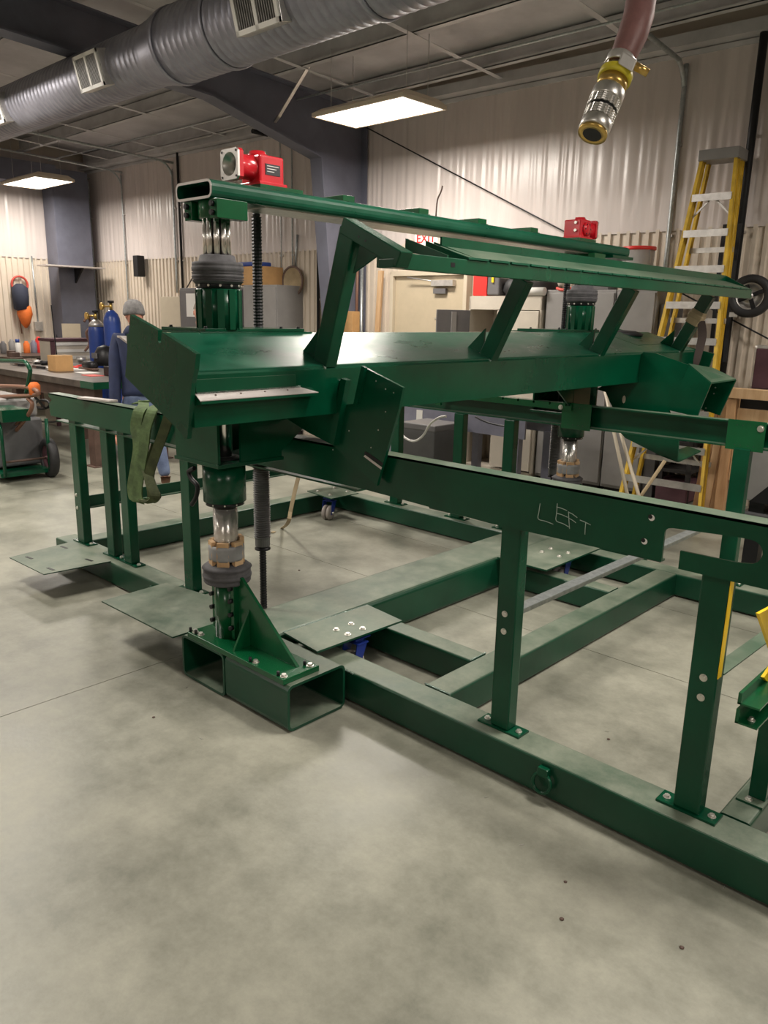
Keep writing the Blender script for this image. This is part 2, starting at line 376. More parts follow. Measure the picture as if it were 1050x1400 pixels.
# rigid frames: column with a deep haunch and a rafter
def rigid_frame(x, nm):
    t = thing(nm, '', '', (x, 7.2, 0)); del t['label']; del t['category']; t['kind'] = 'structure'
    yw = W0.y+(x+2.8)*math.tan(WA)-0.04
    prof = [(yw, 0), (yw, zroof(yw)-.21), (YB+.1, zroof(YB)-.21), (YB+.1, zroof(YB)-.62), (5.15, 3.86), (yw-.78, 3.50), (yw-.42, 0)]
    MB().prism([(x-.004, a, b) for a, b in prof], (0.008, 0, 0)).build('frame_web', FRAME, t)
    def flange(p, q, w=.10, th=.008):
        p = Vector((x, *p)); q = Vector((x, *q)); d = (q-p); n = Vector((1, 0, 0)).cross(d).normalized()
        MB().obox((p+q)/2, (w, 0, 0), d/2, n*th).build('frame_flange', FRAME, t)
    flange((yw-.42, 0), (yw-.78, 3.50)); flange((yw-.78, 3.50), (5.15, 3.86)); flange((5.15, 3.86), (YB+.1, zroof(YB)-.62)); flange((yw-.02, 0), (yw-.02, 4.1)); flange((yw, zroof(yw)-.215), (YB+.1, zroof(YB)-.215))
    return t
rigid_frame(-7.42, f'trim_{idx}'); idx += 1
rigid_frame(-0.2, f'trim_{idx}'); idx += 1
# end-wall post in the far left corner and its beam
cb = MB(); cb.box((-14.12, 6.33, 0), (-13.72, 6.345, 4.0)); cb.box((-14.12, 6.95, 0), (-13.72, 6.965, 4.0)); cb.box((-14.12, 6.34, 0), (-14.10, 6.96, 4.0)); cb.box((-13.73, 6.34, 0), (-13.715, 6.96, 4.0))
cb.build(f'trim_{idx}', FRAME, None, kind='structure'); idx += 1
cb = MB(); cb.box((-14.05, -8, 3.72), (-13.70, 6.4, 4.05)); cb.build(f'trim_{idx}', FRAME, None, kind='structure'); idx += 1
# diagonal bracing rod on the back wall
p, q = PW(525, 187, .1), PW(1050, 463, .1); d = (q-p)
MB().cyl(p-d*.12, q+d*.25, 0.008, n=6).build(f'trim_{idx}', BLACK, None, kind='structure'); idx += 1

# exit door
dl, dr = wu(PW(552, 400, 0)), wu(PW(645, 400, 0))
dt = thing('door_1', '', '', WP((dl+dr)/2, 0, 0)); del dt['label']; del dt['category']; dt['kind'] = 'structure'
du0, du1, dz = -4.02, -2.95, 2.18
MB().obox(WP((du0+du1)/2, .045, dz/2), WT*((du1-du0)/2), WN*.02, (0, 0, dz/2)).build('door_leaf', DOORM, dt, bevel=.003)
for a, b in (((du0-.05, 0), (du0, dz+.06)), ((du1, 0), (du1+.05, dz+.06)), ((du0-.05, dz), (du1+.05, dz+.06))):
    MB().obox(WP((a[0]+b[0])/2, .06, (a[1]+b[1])/2), WT*((b[0]-a[0])/2), WN*.055, (0, 0, (b[1]-a[1])/2)).build('door_frame', CREAM, dt, bevel=.003)
MB().obox(WP(-3.25, .10, 2.09), WT*.16, WN*.035, (0, 0, .035)).build('door_closer', ALU, dt, bevel=.004)
MB().cyl(WP(-3.30, .11, 2.10), WP(-3.75, .16, 2.16), .009, n=6).build('closer_arm', ALU, dt)
MB().obox(WP(-3.3, .09, 2.0), WT*.09, WN*.02, (0, 0, .03)).build('door_bracket', CABD, dt)
for x_ in (577, 597):
    pz = PW(x_+(18 if x_ == 577 else 13), 435.5 if x_ == 577 else 434, .07); bolt(pz, -WN, .008, .006, ZINC, dt)
# ================================================================ SHOP WALL FITTINGS
def wbox(u0, u1, o0, o1, z0, z1): return MB().obox(WP((u0+u1)/2, (o0+o1)/2, (z0+z1)/2), WT*((u1-u0)/2), WN*(abs(o1-o0)/2), (0, 0, (z1-z0)/2))
def conduit(px_top, px_bot, name, label, m, r, zlow, bend=True, off=.05, cl=1.6):
    a = PW(*px_top, off); b = PW(*px_bot, off); u = (wu(a)+wu(b))/2; pts = [WP(u, off, zlow), WP(u, off, 3.72)]
    if bend:
        for k in range(1, 7):
            an = math.radians(15*k); pts.append(WP(u, off+.26*(1-math.cos(an)), 3.72+.26*math.sin(an)))
        pts.append(WP(u, off+cl, 3.99+.02*cl))
    else: pts.append(WP(u, off, 4.15))
    t = thing(name, label, 'conduit', WP(u, off, zlow))
    MB().tube(pts, r, 10).build('pipe', m, t)
    for z in (2.5, 1.9, 3.3): MB().obox(WP(u, off*.5, z), WT*.03, WN*(off*.5), (0, 0, .012)).build('clamp', ALU, t)
    return t
conduit((122, 240), (129, 400), 'conduit', 'thin grey conduit nearest the left corner, bending from ceiling to wall', GALV, .014, 1.2, cl=4.5)
conduit((165, 235), (174, 395), 'conduit', 'thin grey conduit on the back wall above the gas cylinders, second from the left corner', GALV, .014, 1.2, cl=4.5)
conduit((236, 215), (240, 385), 'conduit', 'pale conduit dropping down to the beige box, beside the thin black pipe', GALV, .018, 2.0, cl=5.5)
conduit((945, 60), (905, 380), 'conduit', 'steel conduit to the left of the yellow ladder, bending out under the ceiling', GALV, .022, .4, cl=1.2)
t = conduit((240, 205), (251.5, 385), 'black_pipe', 'thin black pipe running straight down behind the near lifting screw, left side', BLACK, .02, 1.9, bend=False)
t['category'] = 'pipe'
t = conduit((435, 215), (435, 400), 'black_pipe', 'black vertical pipe beside the tall red extinguisher sign', BLACK, .022, .1, bend=False); t['category'] = 'pipe'
t = conduit((1047, 35), (1002.5, 385), 'black_pipe', 'thick black vertical pipe just right of the yellow ladder', BLACK, .036, .1, bend=False, off=.10); t['category'] = 'pipe'
t = conduit((380, 215), (388, 400), 'conduit', 'slim grey conduit between the round wall gauge and the black pipe', GALV, .008, .6, bend=False); 
t = conduit((396, 300), (404, 420), 'conduit', 'slim grey conduit running past the round pan on the wall', GALV, .012, .9, bend=False)
# two loose straps/hoses beside the ladder pipe
for du, lab in ((-.07, 'black strap hanging right against the ladder rail'), (.06, 'black strap hanging on the thick black pipe')):
    a = PW(1003, 312, .16); u = wu(a)+du
    MB().strap([WP(u, .18, 2.56), WP(u-.01, .17, 2.2), WP(u, .17, 1.7), WP(u+.01, .17, 1.35)], WT*.035, .01).build('hanging_strap', BLACK, None, label=lab, category='strap')

# ceiling-hung light fixtures
def fixture(x, y, z, label):
    t = thing('ceiling_light', label, 'light', (x, y, z), 'four-foot shop lights')
    b = MB(); hx, hy = .61, .31
    top = [(x-hx*.93, y-hy*.72, z+.085), (x+hx*.93, y-hy*.72, z+.085), (x+hx*.93, y+hy*.72, z+.085), (x-hx*.93, y+hy*.72, z+.085)]
    bot = [(x-hx, y-hy, z), (x+hx, y-hy, z), (x+hx, y+hy, z), (x-hx, y+hy, z)]
    mid = [(a, c, z+.035) for a, c, _ in bot]
    b.add(top+mid+bot, [(3, 2, 1, 0), (0, 1, 5, 4), (1, 2, 6, 5), (2, 3, 7, 6), (3, 0, 4, 7), (4, 5, 9, 8), (5, 6, 10, 9), (6, 7, 11, 10), (7, 4, 8, 11)])
    i = .025
    inn = [(x-hx+i, y-hy+i, z), (x+hx-i, y-hy+i, z), (x+hx-i, y+hy-i, z), (x-hx+i, y+hy-i, z)]
    b.add(bot+inn, [(0, 1, 5, 4), (1, 2, 6, 5), (2, 3, 7, 6), (3, 0, 4, 7)])
    b.build('housing', HOUSING, t)
    MB().box((x-hx+i, y-hy+i, z+.004), (x+hx-i, y+hy-i, z+.012)).build('diffuser', LENS, t)
    for s in (-1, 1):
        for q in (-1, 1): MB().cyl((x+s*.5, y+q*.15, z+.08), (x+s*.5, y+q*.15, zroof(y)-.2), .003, n=5).build('hanger_wire', ALU, t)
    ld = bpy.data.lights.new('lamp', 'AREA'); ld.shape = 'RECTANGLE'; ld.size = 1.15; ld.size_y = .55; ld.energy = LIGHT_W*(.62 if x < -12 else 1.0); ld.color = LIGHT_COL
    lo = bpy.data.objects.new('lamp', ld); COL.objects.link(lo); lo.parent = t; lo.location = (0, 0, -.01)
    return t
FL = ['glowing flat shop light hanging right of centre above the machine', 'glowing flat shop light hanging near the far left corner', 'edge of a flat shop light seen at the left border']
for i, (x, y, z) in enumerate(FIXTURES):
    o = fixture(x, y, z, FL[i] if i < 3 else 'flat shop light out over the rest of the floor')
# brace channel (left of the main light)
a, b = Vector((-5.6, 4.9, 4.28)), Vector((-5.95, 4.75, 3.78))
a, b = PZ(426, 84, 4.27), PX(378, 165, -7.39)
d = (b-a); MB().obox((a+b)/2, d*.5, Vector((.045, 0, .03)), (0, .02, 0)).build('brace_channel', ALU, None, label='short slanted slotted steel brace fixed under the ceiling, left of the lit fixture', category='brace')

# spiral duct with registers
DY, DZ = 3.80, 3.715
dt = thing('spiral_duct', 'large spiral galvanized air duct running under the ceiling with grilles', 'duct', (-6, DY, DZ))
def duct_seg(x0, x1, r, name='duct_section', ridge=.075):
    prof = []; x = x0
    while x < x1-1e-6:
        xe = min(x+ridge, x1); prof += [(r, x-x0), (r, xe-.014-x0), (r+.0028, xe-.010-x0), (r+.0028, xe-.005-x0)]; x = xe
    prof.append((r, x1-x0)); MB().lathe(prof, (x0, DY, DZ), (1, 0, 0), n=40).build(name, DUCT, dt)
duct_seg(-13.2, -6.10, .228); duct_seg(-5.80, 6, .268)
MB().lathe([(.228, 0), (.238, .01), (.238, .05), (.278, .26), (.278, .31)], (-6.11, DY, DZ), (1, 0, 0), n=40).build('reducer', DUCT, dt)
for xx, rr in ((-5.2, .27), (-3.7, .27), (-9.9, .23)):
    MB().ring([(rr, 0), (rr+.012, .01), (rr+.012, .05), (rr, .06)], (xx, DY, DZ), (1, 0, 0), n=40).build('coupling_band', DUCT, dt)
def register(x, r, w=.20, hgt=.135, ang=200):
    # boot and louvred grille on the side that faces the floor and the camera
    a = math.radians(ang); n = Vector((0, math.cos(a), math.sin(a))); u = Vector((1, 0, 0)); v = n.cross(u)
    c = Vector((x, DY, DZ))+n*(r+.05)
    rg = MB().obox(c-n*.07, u*w, v*hgt, n*.07).build('register', ALU, dt, bevel=.004)
    MB().obox(c+n*.005, u*w*.86, v*hgt*.8, n*.002).build('grille_back', CABD, rg)
    for s in (-1, 1): MB().obox(c+n*.012+v*s*hgt*.9, u*w, v*hgt*.1, n*.008).build('grille_frame', WHITE, rg)
    for s in (-1, 0, 1): MB().obox(c+n*.012+u*s*w*.93, u*w*.07, v*hgt, n*.008).build('grille_frame', WHITE, rg)
    k = 16
    for i in range(k):
        uu = -w*.82+2*w*.82*(i+.5)/k
        if abs(uu) < w*.1: continue
        MB().obox(c+n*.012+u*uu, u*.003, v*hgt*.8, n*.005).build('louvre', CABG, rg)
for x, r in ((-8.85, .22), (-6.80, .22), (-4.50, .255), (-1.9, .255)): register(x, r, .20 if x < -5 else .225, .135 if x < -5 else .155, ang=194)
# small ceiling lines (conduits crossing under the purlins)
def cpipe(p, q, r, m, lab):
    MB().cyl(p, q, r, n=8).build('ceiling_pipe', m, None, label=lab, category='pipe')
cpipe((-13.5, 6.2, 4.07), (3, 6.6, 4.07), .012, GALV, 'thin pale conduit running lengthwise under the roof close to the back wall')
cpipe((-8.9, 6.85, 4.02), (-8.9, 7.1, 4.02), .03, BLACK, 'short black pipe elbow under the roof beside the column')

# ================================================================ BASE FRAME
bf = thing('machine_base_frame', 'long dark green welded steel base frame with upright posts and rails on the concrete floor', 'machine frame', (-2.8, 3.4, 0))
ZB = 0.152
def rail(name, axis, c0, c1, a0, a1, z0=.008, z1=ZB, m=GREEN_F, r=.012, t=.008):
    b = MB(); box_tube(b, axis, c0, c1, a0, a1, z0, z1, r, t); return b.build(name, m, bf)
rail('base_beam', 'x', -5.22, -3.05, 2.235, 2.385)            # front, left of the lift
rail('base_beam', 'x', -2.69, 1.2, 2.235, 2.385)             # front, right of the lift
rail('base_beam', 'x', -4.98, -3.04, 4.685, 4.83)
rail('base_beam', 'x', -2.69, 1.2, 4.685, 4.83)
rail('end_beam', 'y', 2.387, 4.96, -5.13, -4.985)
ct = rail('cross_tube', 'y', 1.86, 5.60, -3.04, -2.70, .004, .213, r=.03, t=.012)
rail('lift_foot_tube', 'x', -2.695, -2.26, 1.862, 2.19, .004, .213, r=.03, t=.012)
rail('lift_foot_tube', 'x', -2.695, -2.26, 4.89, 5.22, .004, .213, r=.03, t=.012)
rail('cross_beam', 'y', 2.387, 4.683, -1.965, -1.825)
rail('stringer', 'x', -2.69, -1.967, 2.72, 2.84)
rail('stringer', 'x', -2.69, -1.967, 4.06, 4.18)
rail('cross_beam', 'y', 2.387, 4.683, -.70, -.60)
# castor mounting plates and castors
def castor(cx, cy, ax=(1, 0, 0), z=.215, big=1.0):
    ax = Vector(ax); ay = Vector((0, 0, 1)).cross(ax); c = Vector((cx, cy, 0))
    t = MB().obox(c+Vector((0, 0, z-.018)), ax*.05, ay*.045, (0, 0, .004)).build('castor', CAST, bf)
    MB().cyl(c+Vector((0, 0, z-.022)), c+Vector((0, 0, z-.045)), .035, n=16).build('swivel_head', CAST, t)
    f = MB()
    for s in (-1, 1): f.prism([c+ay*s*.045+ax*.03+Vector((0, 0, z-.04)), c+ay*s*.045-ax*.04+Vector((0, 0, z-.04)), c+ay*s*.045-ax*.06+Vector((0, 0, .05)), c+ay*s*.045-ax*.02+Vector((0, 0, .05))], ay*.004)
    f.obox(c+Vector((0, 0, z-.045)), ax*.035, ay*.048, (0, 0, .003)); f.build('fork', CAST, t)
    for s in (-1, 1):
        w0 = c-ax*.035+ay*s*.021+Vector((0, 0, .063))
        MB().lathe([(.02, -.018), (.045, -.018), (.052, -.014), (.062, -.010), (.062, .010), (.052, .014), (.045, .018), (.02, .018)], w0, ay, n=24).build('wheel', CWHEEL, t)
    MB().cyl(c-ax*.035-ay*.055+Vector((0, 0, .063)), c-ax*.035+ay*.055+Vector((0, 0, .063)), .01, n=8).build('axle', ZINC, t)
def mount_plate(pts, z=.215, th=.010, bolts=(), m=GREEN_F, bd=1):
    pts = [Vector(p) for p in pts]
    pl = MB().prism([Vector((p.x, p.y, z)) for p in pts], (0, 0, th)).build('mounting_plate', m, bf)
    for q in bolts: bolt((q[0], q[1], z+th), (0, 0, 1), .011, .010, ZINC, pl)
    return pl
mount_plate([(-2.69, 2.20, 0), (-2.42, 2.17, 0), (-2.40, 2.72, 0), (-2.67, 2.75, 0)], bolts=[(-2.54, 2.40), (-2.54, 2.50), (-2.46, 2.40), (-2.46, 2.50)])
castor(-2.47, 2.47, (0, 1, 0))
mount_plate([(-2.69, 3.95, 0), (-2.33, 3.95, 0), (-2.33, 4.67, 0), (-2.69, 4.67, 0)], bolts=[(-2.55, 4.25), (-2.55, 4.36), (-2.42, 4.25), (-2.42, 4.36)])
castor(-2.45, 4.36, (0, 1, 0))
mount_plate([(-4.98, 4.35, 0), (-4.62, 4.30, 0), (-4.62, 4.62, 0), (-4.98, 4.68, 0)], z=.205, th=.008, bolts=[(-4.9, 4.4), (-4.72, 4.38), (-4.9, 4.6), (-4.72, 4.58)])
castor(-4.74, 4.40, (-.3, .95, 0), z=.205)
def weld_line(a, b, r=.0045, m=None):
    a, b = Vector(a), Vector(b); n = max(3, int((b-a).length/.009)); g = MB()
    for k in range(n): g.cyl(a.lerp(b, k/n)+Vector((0, 0, rwl.uniform(-.001, .001))), a.lerp(b, (k+1.1)/n), r*rwl.uniform(.8, 1.15), n=5)
    return g.build('weld_bead', m or WELD, bf)
rwl = random.Random(5)
weld_line((-2.697, 2.20, .222), (-2.675, 2.75, .222)); weld_line((-2.255, 2.236, .150), (-2.44, 2.236, .150)); weld_line((-1.965, 2.39, .152), (-1.825, 2.388, .152)); weld_line((-1.97, 2.72, .152), (-1.97, 2.84, .152), .004)
# ramp plate and slotted plate on the outer side
mount_plate([(-3.71, 1.80, 0), (-3.73, 2.20, 0), (-3.04, 2.31, 0), (-3.04, 1.81, 0)], z=.203, th=.007)
MB().prism([(-3.05, 1.99, .203), (-3.42, 1.99, .203), (-3.05, 1.99, .02)], (0, .012, 0)).build('gusset', GREEN, bf)
sp = mount_plate([(-4.953, 1.815, 0), (-5.03, 2.27, 0), (-4.45, 2.24, 0), (-4.484, 1.829, 0)], z=.154, th=.006)
for q in [(-4.86, 1.90), (-4.93, 2.16), (-4.55, 1.90), (-4.56, 2.15)]:
    MB().obox((q[0], q[1], .1605), (.035, .004, 0), (0, .008, 0), (0, 0, .0012)).build('slot', BLACK, sp)
# lifting rings on the front beam
for x_, pxx in ((-3.92, 0), (-1.26, 0)):
    c = Vector((x_, 2.235, .105))
    rg = MB().obox(c+Vector((0, -.012, .01)), (.022, 0, 0), (0, .012, 0), (0, 0, .018)).build('ring_clip', GREEN, bf, bevel=.004)
    pts = []
    for k in range(25):
        a = 2*math.pi*k/24; pts.append(c+Vector((.036*math.sin(a), -.016-.006*(1-math.cos(a)), -.03+.036*math.cos(a))))
    MB().tube(pts, .007, 8, caps=False).build('ring', GREEN, rg)
# upright posts
def post(x0, x1, y0, y1, z1, name='support_post', m=GREEN, bolts=(), zb=ZB, fy=-1):
    p = MB().box((x0, y0, zb+.008), (x1, y1, z1)).build(name, m, bf, bevel=.006)
    pb = MB().box((x0-.055, y0-.006, zb), (x1+.055, y1+.006, zb+.008)).build('foot_plate', m, p)
    for xx in (x0-.032, x1+.032): bolt((xx, (y0+y1)/2, zb+.008), (0, 0, 1), .009, .009, ZINC, p)
    for (bx, bz) in bolts: bolt((bx, y0, bz), (0, -1, 0), .0085, .007, ZINC, p)
    return p
FPY0, FPY1 = 2.298, 2.358
z_a = .999
for x0, x1, bs in ((-5.02, -4.92, [(-4.985, .49), (-4.985, .40)]), (-4.60, -4.51, []), (-4.385, -4.295, []), (-3.70, -3.61, [])):
    post(x0, x1, FPY0, FPY1, z_a, bolts=bs)
post(-1.555, -1.472, FPY0, FPY1, .975, bolts=[(-1.517, .63), (-1.517, .56)])
p6 = post(-.82, -.735, FPY0, FPY1, .972, bolts=[(-.775, .632), (-.775, .565)])
MB().box((-.735, 2.300, .64), (-.733, 2.330, .965)).build('yellow_reflection', YELB, p6)  # yellow reflection on the glossy post side, painted as a thin strip
BPY0, BPY1 = 4.735, 4.80
for x0, x1 in ((-5.00, -4.91), (-4.36, -4.27), (-3.70, -3.61), (-3.235, -3.145), (-1.60, -1.505), (-.80, -.72)):
    post(x0, x1, BPY0, BPY1, .985)
# end tie between the two left end posts
MB().box((-4.98, 2.36, .395), (-4.965, 4.735, .475)).box((-4.965, 2.36, .395), (-4.93, 4.735, .402)).build('tie_angle', GREEN_D, bf)
def angle_bar(p, q, w, name, m):
    p, q = Vector(p), Vector(q); d = (q-p).normalized(); s = Vector((0, 0, 1)).cross(d).normalized(); u = d.cross(s)
    b = MB(); b.obox((p+q)/2, (q-p)/2, s*w/2, u*.0025); b.obox((p+q)/2-u*w/2+s*(w/2-.002), (q-p)/2, s*.0025, u*w/2)
    return b.build(name, m, bf)
angle_bar((-1.565, 2.36, .597), (-1.55, 4.735, .597), .05, 'tie_angle', GALV)
angle_bar((-.76, 2.36, .635), (-.74, 4.735, .56), .05, 'tie_angle', GREEN_D)
# front top rail with the J-shaped notch
yr = 2.287
def FR(x, z): return Vector((x, yr, z))
outline = [(-5.262, 1.150), (-5.262, 1.125), (-5.215, 1.108), (-5.265, 1.075), (-5.258, .998), (-2.24, .985), (-1.60, .966), (-.944, .972), (-.944, 1.055)]
for k in range(6):
    an = math.radians(180-18*k); outline.append((-.944+.028+.028*math.cos(an), 1.068+.018*math.sin(an)))
outline += [(-.72, 1.098)]
for k in range(9):
    an = math.radians(90-22.5*k); outline.append((-.69+.036*math.cos(an), 1.062+.036*math.sin(an)))
outline += [(-.72, 1.022), (-.889, 1.020), (-.889, .962), (.3, .962), (.3, 1.150)]
ft = MB().prism([FR(x, z) for x, z in outline], (0, .009, 0)).build('top_rail', GREEN, bf)
MB().box((-5.262, yr, 1.142), (.3, yr+.075, 1.151)).build('rail_flange', GREEN_D, ft)
MB().box((-5.2, yr+.009, .966), (-2.3, yr+.07, .974)).build('rail_flange', GREEN_D, ft)
MB().box((-1.9, yr+.009, .966), (-.95, yr+.04, .973)).build('rail_flange', GREEN_D, ft)
for x_, z_ in ((-.99, 1.105), (-1.005, 1.025)):
    MB().cyl((x_, yr-.001, z_), (x_, yr+.0, z_), .010, n=14).build('bolt_hole', WHITE, ft)
    MB().cyl((x_-.004, yr-.0015, z_+.003), (x_-.004, yr-.001, z_+.003), .007, n=14).build('bolt_hole', BLACK, ft)
# chalk word on the rail
def zoompt(a, b): return PY(640+a*.20952, 680+b*.20952, yr-.0012)
for st in ([(470, 40), (463, 90), (458, 140), (505, 156), (555, 175)], [(582, 40), (578, 100), (575, 152), (620, 172), (662, 196)], [(577, 62), (612, 72), (645, 86)], [(576, 103), (610, 112), (650, 130)],
           [(655, 92), (658, 150), (662, 205)], [(655, 96), (680, 108), (712, 132)], [(656, 135), (680, 148), (704, 166)], [(730, 148), (765, 162), (800, 180)], [(768, 162), (764, 200), (762, 242)]):
    MB().tube([zoompt(*q) for q in st], .0012, 5).build('chalk_letter_stroke', CHALK, ft)
# back top rail: channel, flanges toward the front, joint plates, notched bar
yb = 4.825
br = MB().box((-5.25, yb, .985), (.5, yb+.010, 1.14)).build('top_rail', GREEN_D, bf)
MB().box((-5.25, yb-.065, 1.131), (.5, yb, 1.14)).build('rail_flange', GREEN_D, br)
MB().box((-5.25, yb-.065, .985), (.5, yb, .994)).build('rail_flange', GREEN_D, br)
yf = yb-.068
def joint_plate(x0, x1, z0=.972, z1=1.15):
    jp = MB().box((x0, yf-.008, z0), (x1, yf, z1)).build('joint_plate', GREEN_B, br, bevel=.002)
    for fx in (.25, .4, .6, .75):
        for zz in (z0+.03, z1-.03): MB().cyl((x0+(x1-x0)*fx, yf-.0085, zz), (x0+(x1-x0)*fx, yf-.008, zz), .003, n=8).build('hole', BLACK, jp)
    return jp
xj = lambda px, py: PY(px, py, yf).x
joint_plate(xj(768, 575), xj(808, 575)); jp = joint_plate(xj(993, 600), xj(1046, 600)); bolt((xj(1040, 592), yf-.008, 1.11), (0, -1, 0), .014, .01, ZINC, jp)
nb0, nb1 = xj(600, 556), xj(782, 575)
nbr = MB(); x = nb0
zt_, zb_ = 1.143, 1.098
poly = [(nb0, zb_)]
nn = 9
xsn = [nb0+(nb1-nb0)*(i+.7)/nn for i in range(nn)]
top = [(nb0, zt_)]
for xx in xsn: top += [(xx-.008, zt_), (xx-.008, zt_-.016), (xx+.008, zt_-.016), (xx+.008, zt_)]
top.append((nb1, zt_))
MB().prism([Vector((a, yf-.022, b)) for a, b in poly+top+[(nb1, zb_)]], (0, .020, 0)).build('notched_bar', GREEN_B, br)
bolt((xj(768, 566), yf-.022, 1.115), (0, -1, 0), .012, .01, ZINC, br); 
MB().box((nb0-.02, yf-.02, 1.03), (nb0+.03, yf-.002, 1.14)).build('joint_plate', GREEN_B, br)

# ================================================================ LIFTING COLUMNS
XC = -2.832
def lifting_column(yc, s, label, sy):
    """s=+1: screw on the +y side"""
    t = thing('lifting_column', label, 'lifting column', (XC, yc, .213), 'lifting columns')
    Y = lambda v: yc+s*v
    MB().box((-2.99, Y(-.125), .213), (-2.285, Y(.075), .238)).build('base_plate', GREEN_B, t, bevel=.002)
    for x_, y_ in ((-2.96, -.10), (-2.915, -.10), (-2.965, .05), (-2.50, -.10), (-2.31, -.10), (-2.31, .045), (-2.50, .05)):
        q = bolt((x_, Y(y_), .238), (0, 0, 1), .011, .012, ZINC, t)
        MB().cyl((x_-.022, Y(y_)-.012*s, .238), (x_-.022, Y(y_)-.012*s, .258), .007, n=8).build('stud', BLACK, t)
    MB().cyl((XC, yc, .238), (XC, yc, .52), .062, n=28).build('clamp_sleeve', GREEN_B, t)
    for sx in (-1, 1):
        x_ = XC+sx*.073
        MB().box((x_-.012, Y(-.03), .262 if sx < 0 else .245), (x_+.012, Y(.03), .52)).build('clamp_flange', GREEN_B, t, bevel=.002)
        for z_ in (.30, .365, .43, .49):
            for q in (-1,):
                MB().cyl((x_, Y(-.030), z_), (x_, Y(-.048), z_), .011, n=8).build('clamp_bolt', BLACK, t)
    gx = XC+.095
    MB().prism([(gx, Y(-.008), .238), (-2.335, Y(-.008), .238), (gx+.02, Y(-.008), .545), (gx, Y(-.008), .545)], (0, .016*s, 0)).build('gusset', GREEN_B, t, bevel=.002)
    MB().prism([(gx+.07, Y(-.1), .238), (gx+.07, Y(-.01), .238), (gx+.07, Y(-.01), .41)], (.012, 0, 0)).build('gusset', GREEN_B, t, bevel=.001)
    # rolled fabric bellow resting on the sleeve
    rnd = random.Random(4); prof = [(.066, .50), (.09, .498)]
    for k in range(8): prof += [(.106+rnd.uniform(-.004, .006), .505+k*.009), (.110+rnd.uniform(-.003, .004), .510+k*.009)]
    prof += [(.098, .585), (.070, .592), (.064, .60)]
    MB().ring([(r, z-.5) for r, z in prof], (XC, yc, .5), (0, 0, 1), n=28).build('rolled_cover', WRAP, t)
    # wooden spacer blocks under tape
    for k in range(6):
        a = k*math.pi/3+.2; d = Vector((math.cos(a), math.sin(a), 0)); e = Vector((-math.sin(a), math.cos(a), 0))
        MB().obox(Vector((XC, yc, .645))+d*.066, d*.010, e*.027, (0, 0, .055+(.012 if k == 1 else 0))).build('wood_spacer', WOODL, t)
    MB().lathe([(.079, 0), (.082, .01), (.081, .03), (.083, .055), (.080, .07)], (XC, yc, .612), (0, 0, 1), n=14).build('tape_band', TAPE, t)
    MB().cyl((XC, yc, .55), (XC, yc, .87), .052, n=32).build('lower_shaft', CHROME, t)
    MB().lathe([(.0545, .0), (.056, .03), (.055, .07), (.057, .11), (.0545, .15)], (XC, yc, .70), (0, 0, 1), n=20).build('clear_film_wrap', FILM, t)
    MB().cyl((XC, yc, .87), (XC, yc, 1.84), .040, n=28).build('main_shaft', CHROME, t)
    # upper fluted shaft and head block
    for k in range(10):
        a = 2*math.pi*k/10; MB().cyl((XC+.047*math.cos(a), yc+.047*math.sin(a), 1.84), (XC+.047*math.cos(a), yc+.047*math.sin(a), 2.14), .0125, n=14).build('shaft_spline', CHROME, t)
    MB().cyl((XC, yc, 1.84), (XC, yc, 2.14), .043, n=24).build('shaft_core', BLACK, t)
    MB().lathe([(.068, 0), (.072, .005), (.072, .065), (.068, .07)], (XC, yc, 2.07), (0, 0, 1), n=28).build('head_clamp', GREEN_B, t)
    hb = MB()
    for sx in (-1, 1): hb.box((XC+sx*.065, yc-.075, 2.065), (XC+sx*.115, yc+.075, 2.138))
    hb.build('head_clamp', GREEN_B, t, bevel=.002)
    for sx in (-1, 1):
        for zz in (2.085, 2.118): MB().cyl((XC+sx*.09, yc-s*.075, zz), (XC+sx*.09, yc-s*.09, zz), .011, n=8).build('clamp_bolt', BLACK, t)
    # lifting screw
    sx_ = -3.03
    prof = []
    for k in range(150): prof += [(.0155, k*.014), (.0185, k*.014+.004), (.0185, k*.014+.007), (.0155, k*.014+.011)]
    prof = [p for p in prof if p[1] < 2.155-.215]
    MB().lathe(prof, (sx_, sy, .215), (0, 0, 1), n=10).build('lifting_screw', BLACK, t)
    return t
c1 = lifting_column(1.985, 1, 'near green lifting column standing on the open box tubes in front', 2.345)
c2 = lifting_column(5.0, -1, 'far green lifting column behind the back rail, in front of the grey cabinet', 5.13)

# top crossbeam
YT0, YT1 = 1.905, 5.47
tb = thing('top_crossbeam', 'long green rectangular tube lying across both lifting columns at the top', 'beam', (XC, (YT0+YT1)/2, 2.14))
b = MB(); box_tube(b, 'y', YT0, YT1, -2.998, -2.742, 2.140, 2.212, .028, .010); b.build('tube', GREEN_S, tb)
b = MB(); fn = lambda a, z: Vector((a, YT0-.001, z))
b.hollow(rrect(-2.87, 2.176, .128, .036, .028, fn), rrect(-2.87, 2.176, .118, .026, .018, fn), (0, .003, 0)); b.build('cut_edge', LEDGE, tb)
MB().box((-2.96, 2.2, 2.136), (-2.78, 5.0, 2.140)).build('bare_strip', STEEL, tb)
for (px, py), w_ in (((489, 278), .11), ((590, 295), .1), ((672, 308), .1), ((738, 320), .1)):
    q = PZ(px, py, 2.222); blk = MB().box((-3.06, q.y-.04, 2.213), (-2.885, q.y+.04, 2.262)).build('stop_block', GREEN_B, tb, bevel=.003)
    MB().box((-2.885, q.y-.025, 2.208), (-2.862, q.y+.025, 2.232)).build('weld_tab', GREEN, blk)
MB().box((-3.06, 5.15, 2.12), (-2.70, 5.45, 2.14)).box((-3.0, 5.15, 2.02), (-2.97, 5.3, 2.12)).build('end_bracket', GREEN, tb)

